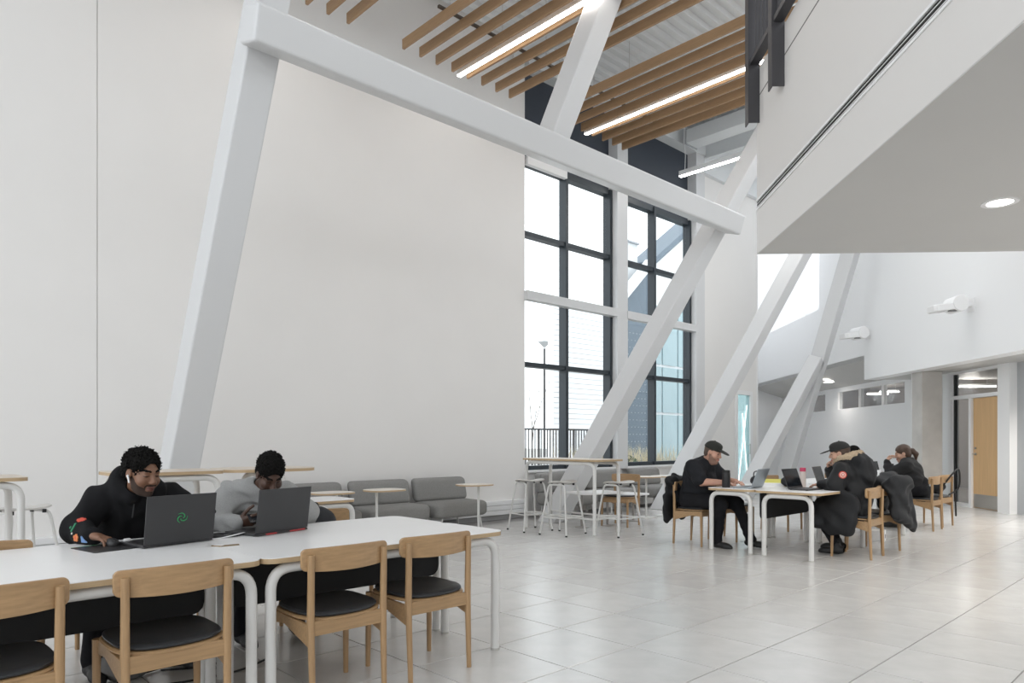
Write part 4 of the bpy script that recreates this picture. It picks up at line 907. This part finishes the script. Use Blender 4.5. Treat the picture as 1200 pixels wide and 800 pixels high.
# 3 --- man in the dark cap
r3, hc, HM, off, _ = build_person('heavy man in a black polo shirt and dark cap typing at the right hand table', dict(
    fw=(0, -1, 0), hf=(.10, -.93, -.30), pel=(7.79, 4.86, .58), chest=(7.78, 4.77, .86), neck=(7.76, 4.66, 1.03), head=(7.745, 4.56, 1.145),
    sR=(7.57, 4.72, .965), sL=(7.97, 4.72, .965), eR=(7.53, 4.60, .79), eL=(8.02, 4.56, .79), wR=(7.66, 4.36, .785), wL=(7.90, 4.34, .79), fR=(.25, -.95, -.12), nR=(0, 0, 1), fL=(-.35, -.92, -.12), nL=(0, 0, 1),
    hR=(7.68, 4.84, .56), hL=(7.90, 4.84, .56), kR=(7.65, 4.40, .53), kL=(7.92, 4.34, .53), aR=(7.60, 4.42, .085), aL=(7.98, 4.18, .085)),
    dict(skin=SKIN3, lip=LIP3, browm=mat('brow_brown', (.16, .09, .06), .8), beardm=BEARD3, beard=True, g=1.22, fat=1.12, hs=1.04, legs=1.1, fine=.0062, seed=6, trm=BLKT, shoem=SHOEB,
         top=dict(name='polo_shirt', mat=POLO, loose=.02, short=True, collar=.017, deep=1.12, extra=[((7.79, 4.76, .62), (7.78, 4.70, .78), .17, .15, None)])))
ball_cap(r3, hc, HM, off, CAPO, 1.04); hair_mesh(r3, hc, HM, off, mat('short_grey_brown_hair', (.09, .06, .045), .7), 'cropped', 1.0)
# 4 --- woman in the fur hooded parka
r4, hc, HM, off, pk = build_person('woman in a black fur hooded parka and black cap, hand at her chin', dict(
    fw=(-.10, .99, 0), hf=(-.30, .93, -.16), pel=(8.2, 3.10, .58), chest=(8.2, 3.17, .86), neck=(8.2, 3.22, 1.02), head=(8.18, 3.28, 1.142),
    sR=(8.39, 3.20, .955), sL=(8.01, 3.17, .955), eR=(8.40, 3.40, .79), eL=(7.93, 3.22, .80), wR=(8.27, 3.43, .955), wL=(8.0, 3.42, .79), fR=(-.35, -.12, .9), nR=(.3, .9, .2), fL=(.15, .96, -.14), nL=(0, 0, 1),
    hR=(8.3, 3.10, .56), hL=(8.1, 3.10, .56), kR=(8.34, 3.52, .52), kL=(8.05, 3.52, .52), aR=(8.30, 3.34, .10), aL=(8.08, 3.27, .085)),
    dict(skin=SKIN4, lip=LIP3, browm=HAIRR, fine=.0062, curlR=(.9, 1.0, .6), seed=8, trm=BLKT, shoem=SHOEB, legs=.82,
         top=dict(name='parka', mat=PARKA, loose=.034, hood=True, hr=.05, fold=.006, fw=30, deep=1.12, extra=[((8.2, 3.09, .66), (8.2, 3.12, .60), .20, .20, ((0, 1, 0), .75)), ((7.90, 3.04, .58), (7.86, 3.07, .36), .10, .09, ((1, 0, 0), .45)), ((7.91, 3.17, .60), (7.86, 3.21, .35), .12, .11, ((1, 0, 0), .45)), ((7.96, 3.32, .58), (7.88, 3.40, .38), .12, .10, ((1, 0, 0), .6)), ((8.40, 3.15, .60), (8.45, 3.2, .40), .12, .10, ((1, 0, 0), .6)), ((8.2, 3.02, 1.0), (8.2, 2.96, .90), .13, .10, ((0, 1, 0), .75))])))
ball_cap(r4, hc, HM, off, CAPM, 1.03); hair_mesh(r4, hc, HM, off, HAIRR, 'bob', .97)
fr = Field([axis(hc[q] - .3, hc[q] + .3, .007, .007, []) for q in range(3)]); fw4 = np.array((-.10, .99, 0)); rt4 = nv(np.cross(fw4, (0, 0, 1))); nb = np.array((8.2, 3.22, 1.02)); ring = []
for q in range(13):
    a = R(-140 + 280*q/12); ring.append(nb + (0, 0, .075) - fw4*.03 + (-fw4*math.cos(a)*.125 + rt4*math.sin(a)*.125) + np.array((0, 0, .045*math.cos(a))))
for q in range(12): fr.cap(ring[q], ring[q+1], .030, k=.03)
fr.folds(.007, 190, 3); fr.F = fr.F; fr.mesh('fur_trim', FUR, r4, 'beige fur trim round the hood', off)
bvh = BVHTree.FromPolygons([v.co for v in pk.data.vertices], [p.vertices for p in pk.data.polygons]); emb = MB()
stitch(981.5, 556.5, [(0, 0, .040, 0, 24)])
emb2, emb = emb, MB(); stitch(981.5, 556.5, [(0, 0, .030, 4, 24)]); emb3, emb = emb, MB(); stitch(981.5, 556.5, [(0, 0, .022, 0, 20)])
for m_, sc in ((emb2, 0), (emb3, .002), (emb, .004)): m_.v = [tuple(Vector(v) + Vector((-.55, -.6, 0))*sc) for v in m_.v]
pt = MB(); 
for m_ in (emb2, emb3, emb): o0 = len(pt.v); pt.v += m_.v; pt.f += [tuple(i + o0 for i in f) for f in m_.f]; pt.m += m_.m
emb = MB(); stitch(981.5, 556.5, [(0, .004, .012, 4, 5), (-.010, -.004, .006, 4, 3), (.010, -.004, .006, 4, 3), (0, -.011, .004, 4, 4)])
o0 = len(pt.v); pt.v += [tuple(Vector(v) + Vector((-.55, -.6, 0))*.006) for v in emb.v]; pt.f += [tuple(i + o0 for i in f) for f in emb.f]; pt.m += emb.m
if pt.v: pt.build('sleeve_patch', EM_, r4, kind='stuff')['label'] = 'round red and white sleeve patch'
r4.location.x += .09; r4.location.y -= .02
# 5 --- woman with the ponytail
r5, hc, HM, off, _ = build_person('woman with a brown ponytail and black jacket, leaning on her hand', dict(
    fw=(-.12, .99, 0), hf=(-.45, .86, -.26), pel=(11.43, 3.34, .57), chest=(11.42, 3.46, .82), neck=(11.40, 3.53, .985), head=(11.385, 3.58, 1.095),
    sR=(11.58, 3.52, .93), sL=(11.23, 3.48, .93), eR=(11.60, 3.74, .79), eL=(11.18, 3.68, .79), wR=(11.44, 3.80, .79), wL=(11.22, 3.74, .98), fR=(-.3, .95, -.1), nR=(0, 0, 1), fL=(.5, -.2, .85), nL=(-.6, .7, .1),
    hR=(11.52, 3.34, .555), hL=(11.33, 3.34, .555), kR=(11.55, 3.78, .52), kL=(11.28, 3.78, .52), aR=(11.55, 3.70, .085), aL=(11.28, 3.64, .085)),
    dict(skin=SKIN4, lip=LIP3, browm=HAIRR, fine=.0065, curlL=(.8, .9, .5), seed=9, trm=BLKT, shoem=SHOEB, legs=.85, g=.94, top=dict(name='jacket', mat=KNIT, loose=.022, collar=.022, fold=.004)))
hair_mesh(r5, hc, HM, off, HAIRR, 'ponytail', 1.03)
# 6 --- person in pale blue, mostly hidden
r6, hc, HM, off, _ = build_person('person in a pale blue top seated beyond the parka woman, mostly hidden by her', dict(
    fw=(0, -1, 0), hf=(0, -.9, -.4), pel=(12.16, 4.78, .57), chest=(12.15, 4.68, .82), neck=(12.14, 4.60, .97), head=(12.13, 4.54, 1.08),
    sR=(11.96, 4.62, .92), sL=(12.32, 4.62, .92), eR=(11.92, 4.48, .79), eL=(12.36, 4.46, .79), wR=(12.05, 4.24, .79), wL=(12.25, 4.24, .79), fR=(.2, -.95, -.1), nR=(0, 0, 1), fL=(-.2, -.95, -.1), nL=(0, 0, 1),
    hR=(12.05, 4.76, .555), hL=(12.26, 4.76, .555), kR=(12.02, 4.36, .52), kL=(12.28, 4.36, .52), aR=(12.02, 4.42, .085), aL=(12.28, 4.40, .085)),
    dict(skin=SKIN4, lip=LIP3, fine=.008, trm=mat('blue_jeans', (.06, .09, .16), .9), shoem=WHITE, top=dict(name='denim_shirt', mat=BLUEJ, loose=.02, collar=.018)))
hair_mesh(r6, hc, HM, off, HAIRB, 'cropped', 1.0)
# ------------------------------------------------------------------ draped coats and bags
def blob(name, label, cat, loc, caps, m, res=.011, fold=(.006, 34, 1), parts=None):
    ps = np.array([c[0] for c in caps] + [c[1] for c in caps]); F = Field([axis(ps[:, q].min() - .17, ps[:, q].max() + .17, res, res, []) for q in range(3)])
    for c in caps: F.cap(c[0], c[1], c[2], c[3], k=c[5] if len(c) > 5 else .05, flat=c[4])
    F.folds(*fold); F.plane((0, 0, .004), (0, 0, -1)); t = thing(name, label, cat, loc); F.mesh('cloth' if parts is None else parts, m, t, None, loc); return t
yf = ((0, 1, 0), .42)
blob('draped_coat', 'black coat thrown over a chair back, its sleeve hanging low at the right', 'coat', (8.85, 2.9, 0), [
    ((8.62, 2.86, .79), (9.06, 2.82, .80), .05, .06, None), ((8.66, 2.82, .76), (8.68, 2.80, .48), .09, .10, yf), ((8.80, 2.80, .78), (8.82, 2.78, .42), .10, .11, yf), ((8.94, 2.79, .78), (8.99, 2.76, .36), .10, .10, yf),
    ((9.05, 2.80, .78), (9.13, 2.76, .28), .085, .055, ((0, 1, 0), .6)), ((8.72, 2.96, .80), (8.96, 2.94, .84), .07, .085, ((0, 0, 1), .8)), ((8.90, 2.96, .86), (9.06, 2.94, .88), .055, .05, None), ((8.75, 3.0, .72), (8.95, 3.02, .56), .09, .10, ((0, 1, 0), .6))], PARKA, fold=(.009, 30, 4))
blob('draped_jacket', 'black jacket hung over the chair back behind the man in the cap', 'jacket', (7.79, 5.05, 0), [
    ((7.56, 5.06, .775), (8.02, 5.06, .775), .035, .035, None), ((7.62, 5.09, .76), (7.60, 5.12, .36), .085, .10, yf), ((7.78, 5.09, .76), (7.78, 5.13, .40), .09, .11, yf), ((7.95, 5.09, .76), (7.97, 5.12, .38), .085, .10, yf), ((7.64, 5.02, .76), (7.66, 5.0, .58), .07, .08, ((0, 1, 0), .35)), ((7.92, 5.02, .76), (7.9, 5.0, .58), .07, .08, ((0, 1, 0), .35))], PARKA, fold=(.006, 34, 6))
BAGM = mat('black_nylon', (.016, .017, .021), .7, bump=.3, bscale=150); bp = blob('backpack', 'black backpack standing on a chair right of the red trimmed laptop', 'backpack', (2.43, 4.62, 0), [
    ((2.35, 4.62, .60), (2.51, 4.62, .60), .13, .13, ((0, 1, 0), .85)), ((2.36, 4.62, .70), (2.50, 4.62, .70), .115, .115, ((0, 1, 0), .85)), ((2.37, 4.50, .58), (2.49, 4.50, .58), .08, .08, ((0, 1, 0), .7), .02)], BAGM, fold=(.003, 40, 2), parts='shell')
MB().tube(catmull([(-.05, -.02, .81), (-.03, -.02, .845), (.03, -.02, .845), (.05, -.02, .81)]), .008, 8).build('handle', RUB, bp)
MB().tube(catmull([(-.14, -.135, .52), (-.12, -.14, .62), (0, -.15, .66), (.12, -.14, .62), (.14, -.135, .52)]), .004, 6).build('zip', mat('zip_grey', (.06, .06, .065), .4), bp)
pc = blob('fabric_pouch', 'grey fabric pouch on the floor under the front table', 'pouch', (1.12, 4.22, 0), [((1.08, 4.22, .09), (1.17, 4.22, .09), .085, .085, None)], mat('grey_felt', (.16, .155, .15), .95), parts='pouch', fold=(.008, 40, 8))
tb = blob('dark_bag', 'slumped black bag between the papers and the parka woman\'s laptop', 'bag', (8.30, 3.86, HT), [((8.22, 3.86, HT + .06), (8.42, 3.92, HT + .06), .058, .054, None), ((8.38, 3.9, HT + .075), (8.45, 3.95, HT + .085), .05, .05, None)], BAGM, parts='bag', fold=(.004, 50, 3))
sb = blob('shoulder_bag', 'black bag lying on the table behind the man in the cap\'s hands', 'bag', (8.42, 4.33, HT), [((8.34, 4.33, HT + .055), (8.50, 4.36, HT + .05), .052, .048, None)], BAGM, parts='bag', fold=(.003, 50, 3))
MB().tube(catmull([(-.10, 0, .08), (-.09, 0, .15), (0, .0, .165), (.06, .0, .12), (.07, 0, .08)]), .007, 7).build('strap', RUB, sb)
st = blob('strap_bag', 'black bag with a looped strap hung on the chair right of the ponytail woman', 'bag', (12.05, 3.12, 0), [((11.98, 3.30, .56), (12.12, 3.30, .56), .09, .09, ((0, 1, 0), .8)), ((12.0, 3.30, .64), (12.1, 3.30, .62), .07, .07, None)], BAGM, parts='bag')
MB().tube(catmull([(-.10, .10, .58), (-.06, -.04, .80), (.10, -.07, .86), (.22, -.06, .72), (.20, -.04, .56), (.08, .05, .47)]), .012, 8).build('strap', RUB, st)
MB().tube([(.02, -.05, .5), (.02, -.06, .16)], .012, 6).build('loose_strap', RUB, st)
# ================================================================== OUTSIDE THE WINDOWS
GRD = mat('outside_ground', (.40, .39, .37), .9, var=.15, vscale=.8)
g = MB(); g.box(-10, 80, 8.9, 90, -.3, -.05); struct('ground_outside', g, GRD)
fe = thing('outdoor_railing', 'dark picket railing outside beyond the left window', 'railing', (0, 0, 0))
MB().box(12.9, 17.4, 13.98, 14.03, 1.58, 1.63).build('top_rail', RAILM, fe); MB().box(12.9, 17.4, 13.98, 14.03, .52, .56).build('bottom_rail', RAILM, fe)
p0 = MB().box(-.01, .01, 13.99, 14.02, .54, 1.6).build('picket', RAILM, fe); p0.location.x = 13.0
for k in range(1, 36): o = p0.copy(); COL.objects.link(o); o.parent = fe; o.location.x = 13.0 + k*.125
for x in (12.9, 14.4, 15.9, 17.4): MB().box(x - .025, x + .025, 13.98, 14.03, -.06, 1.63).build('post', RAILM, fe)
lp = thing('street_lamp', 'tall outdoor lamp post seen through the left window', 'lamp post', (31.35, 30, 0))
MB().cyl((0, 0, -.05), (0, 0, 6.9), .08, .07).build('pole', RAILM, lp); MB().cyl((0, 0, 6.9), (0, 0, 7.3), .03).build('stem', RAILM, lp); MB().lathe([(.08, 7.0), (.36, 7.26), (.40, 7.32), (.15, 7.38)], seg=20).build('lamp_head', mat('lamp_head_grey', (.42, .43, .44), .5), lp)
tr = thing('young_tree', 'thin bare young tree outside the left window', 'tree', (20.6, 20.4, 0)); rg = random.Random(5); tb_ = MB()
def br(p, d, L, r, n):
    q = p + d*L; tb_.tube([p, (p + q)/2 + Vector((rg.uniform(-.03, .03), rg.uniform(-.03, .03), 0)), q], [r, r*.8, r*.6], 5)
    if n:
        for _ in range(2 if n < 4 else 3):
            dd = (d + Vector((rg.uniform(-.6, .6), rg.uniform(-.6, .6), rg.uniform(0, .35)))).normalized(); br(p + d*L*rg.uniform(.55, 1), dd, L*.68, r*.55, n - 1)
br(Vector((0, 0, -.05)), Vector((0, 0, 1)), 2.0, .035, 4); tb_.build('trunk', mat('bark', (.12, .09, .07), .9), tr)
# white sided building with a dark end
BW = mat('white_siding', (.78, .79, .80), .6); BD = mat('dark_blue_cladding', (.10, .14, .18), .5); BT = mat('teal_glazing', (.28, .40, .43), .15, spec=.8)
b1 = thing('white_building', 'pale horizontally sided building outside the left window', 'building', (0, 0, 0))
MB().prism([(26.8, 25.0), (31.6, 25.0), (31.6, 25.6), (26.8, 25.4)], -.1, 8.4).build('wall', BW, b1)
q0 = MB().box(26.75, 31.6, 24.94, 25.0, 0, .24).build('siding_board', BW, b1, bevel=.01, seg=1)
for k in range(1, 31): o = q0.copy(); COL.objects.link(o); o.parent = b1; o.location.z = k*.27
MB().box(31.6, 31.9, 24.8, 25.0, -.1, 9.3).build('dark_edge', BD, b1)
b2 = thing('dark_building', 'dark perforated metal clad building with a gable outside the right window', 'building', (0, 0, 0))
M = Matrix(((1, 0, 0, 0), (0, 0, 1, 0), (0, 1, 0, 0), (0, 0, 0, 1)))
MB().prism([(20.12, -.1), (22.6, -.1), (22.6, 8.0), (20.12, 5.75)], 16.0, 16.2, M=M).build('wall', BD, b2)
MB().prism([(20.1, 5.75), (22.7, 8.08), (22.7, 8.3), (20.1, 5.97)], 15.8, 16.3, M=M).build('roof_edge', BW, b2)
hole = MB(); 
for i in range(11):
    for k in range(18):
        x, z = 20.15 + i*.21 + (k % 2)*.1, .7 + k*.27; hole.box(x - .014, x + .014, 15.985, 16.0, z - .014, z + .014)
hole.build('perforations', mat('perforation_light', (.55, .6, .62), .5), b2, kind='stuff')
MB().box(21.1, 22.6, 16.5, 17.1, 8.9, 8.96).build('parapet_line', mat('grey_line', (.3, .32, .34), .5), b2); MB().box(21.1, 22.6, 16.6, 17, 6, 8.9).build('upper_wall', mat('pale_render', (.70, .72, .73), .6), b2)
b3 = thing('glazed_building', 'teal glazed building with a sloping roof outside the right window', 'building', (0, 0, 0))
MB().prism([(22.6, -.1), (27.6, -.1), (27.6, 11.2), (22.6, 7.7)], 16.3, 17, M=M).build('wall', BW, b3)
for i, (x0, x1) in enumerate(((22.7, 23.7), (23.8, 24.8), (24.9, 25.9), (26.0, 27.0))):
    for z0, z1 in ((.1, 2.3), (2.4, 4.2), (4.3, 6.6)): MB().box(x0, x1, 16.24, 16.3, z0, z1).build('window', BT, b3)
MB().prism([(22.75, 8.0), (27.8, 11.55), (27.8, 11.8), (22.75, 8.25)], 16.0, 17.2, M=M).build('roof_edge', BD, b3)
MB().box(22.6, 22.75, 16.1, 16.3, -.1, 7.6).build('corner_trim', BD, b3)
# grasses: many blades, nobody could count them
gm = MB(); rg = random.Random(11)
for k in range(1500):
    x = rg.uniform(13.3, 16.6); y = rg.uniform(10.2, 12.4); h_ = rg.uniform(.55, 1.25); w_ = .008; dx, dy = rg.uniform(-.35, .35), rg.uniform(-.3, .3); t_ = rg.uniform(0, 3.14); c_, s_ = math.cos(t_)*w_, math.sin(t_)*w_
    gm.add([(x - c_, y - s_, -.05), (x + c_, y + s_, -.05), (x + dx*.4 + c_, y + dy*.4 + s_, h_*.65), (x + dx*.4 - c_, y + dy*.4 - s_, h_*.65), (x + dx, y + dy, h_)], [(0, 1, 2, 3), (3, 2, 4)])
tag(gm.build('ornamental_grass', mat('dry_grass', (.60, .53, .37), .9, var=.2, vscale=3)), 'dry feathery grasses growing outside the windows', 'grass', kind='stuff')
sm_ = thing('evergreen_shrub', 'low green shrub outside at the foot of the right window', 'shrub', (13.9, 10.6, 0)); lm_ = MB()
for k in range(500):
    a, e_, r = rg.uniform(0, 6.28), rg.uniform(-.3, 1.5), rg.uniform(.2, .5); c = Vector((math.cos(a)*math.cos(e_)*r*1.5, math.sin(a)*math.cos(e_)*r, .45 + math.sin(e_)*r)); u = Vector((rg.uniform(-1, 1), rg.uniform(-1, 1), rg.uniform(-1, 1))).normalized()*.06; v = u.cross(Vector((rg.uniform(-1, 1), 1, .3))).normalized()*.025
    lm_.add([c - u, c + v, c + u, c - v], [(0, 1, 2, 3)])
lm_.build('foliage', mat('leaf_green', (.07, .12, .05), .7), sm_, kind='stuff'); MB().cyl((0, 0, -.05), (0, 0, .5), .03).build('stem', MATS['bark'], sm_)
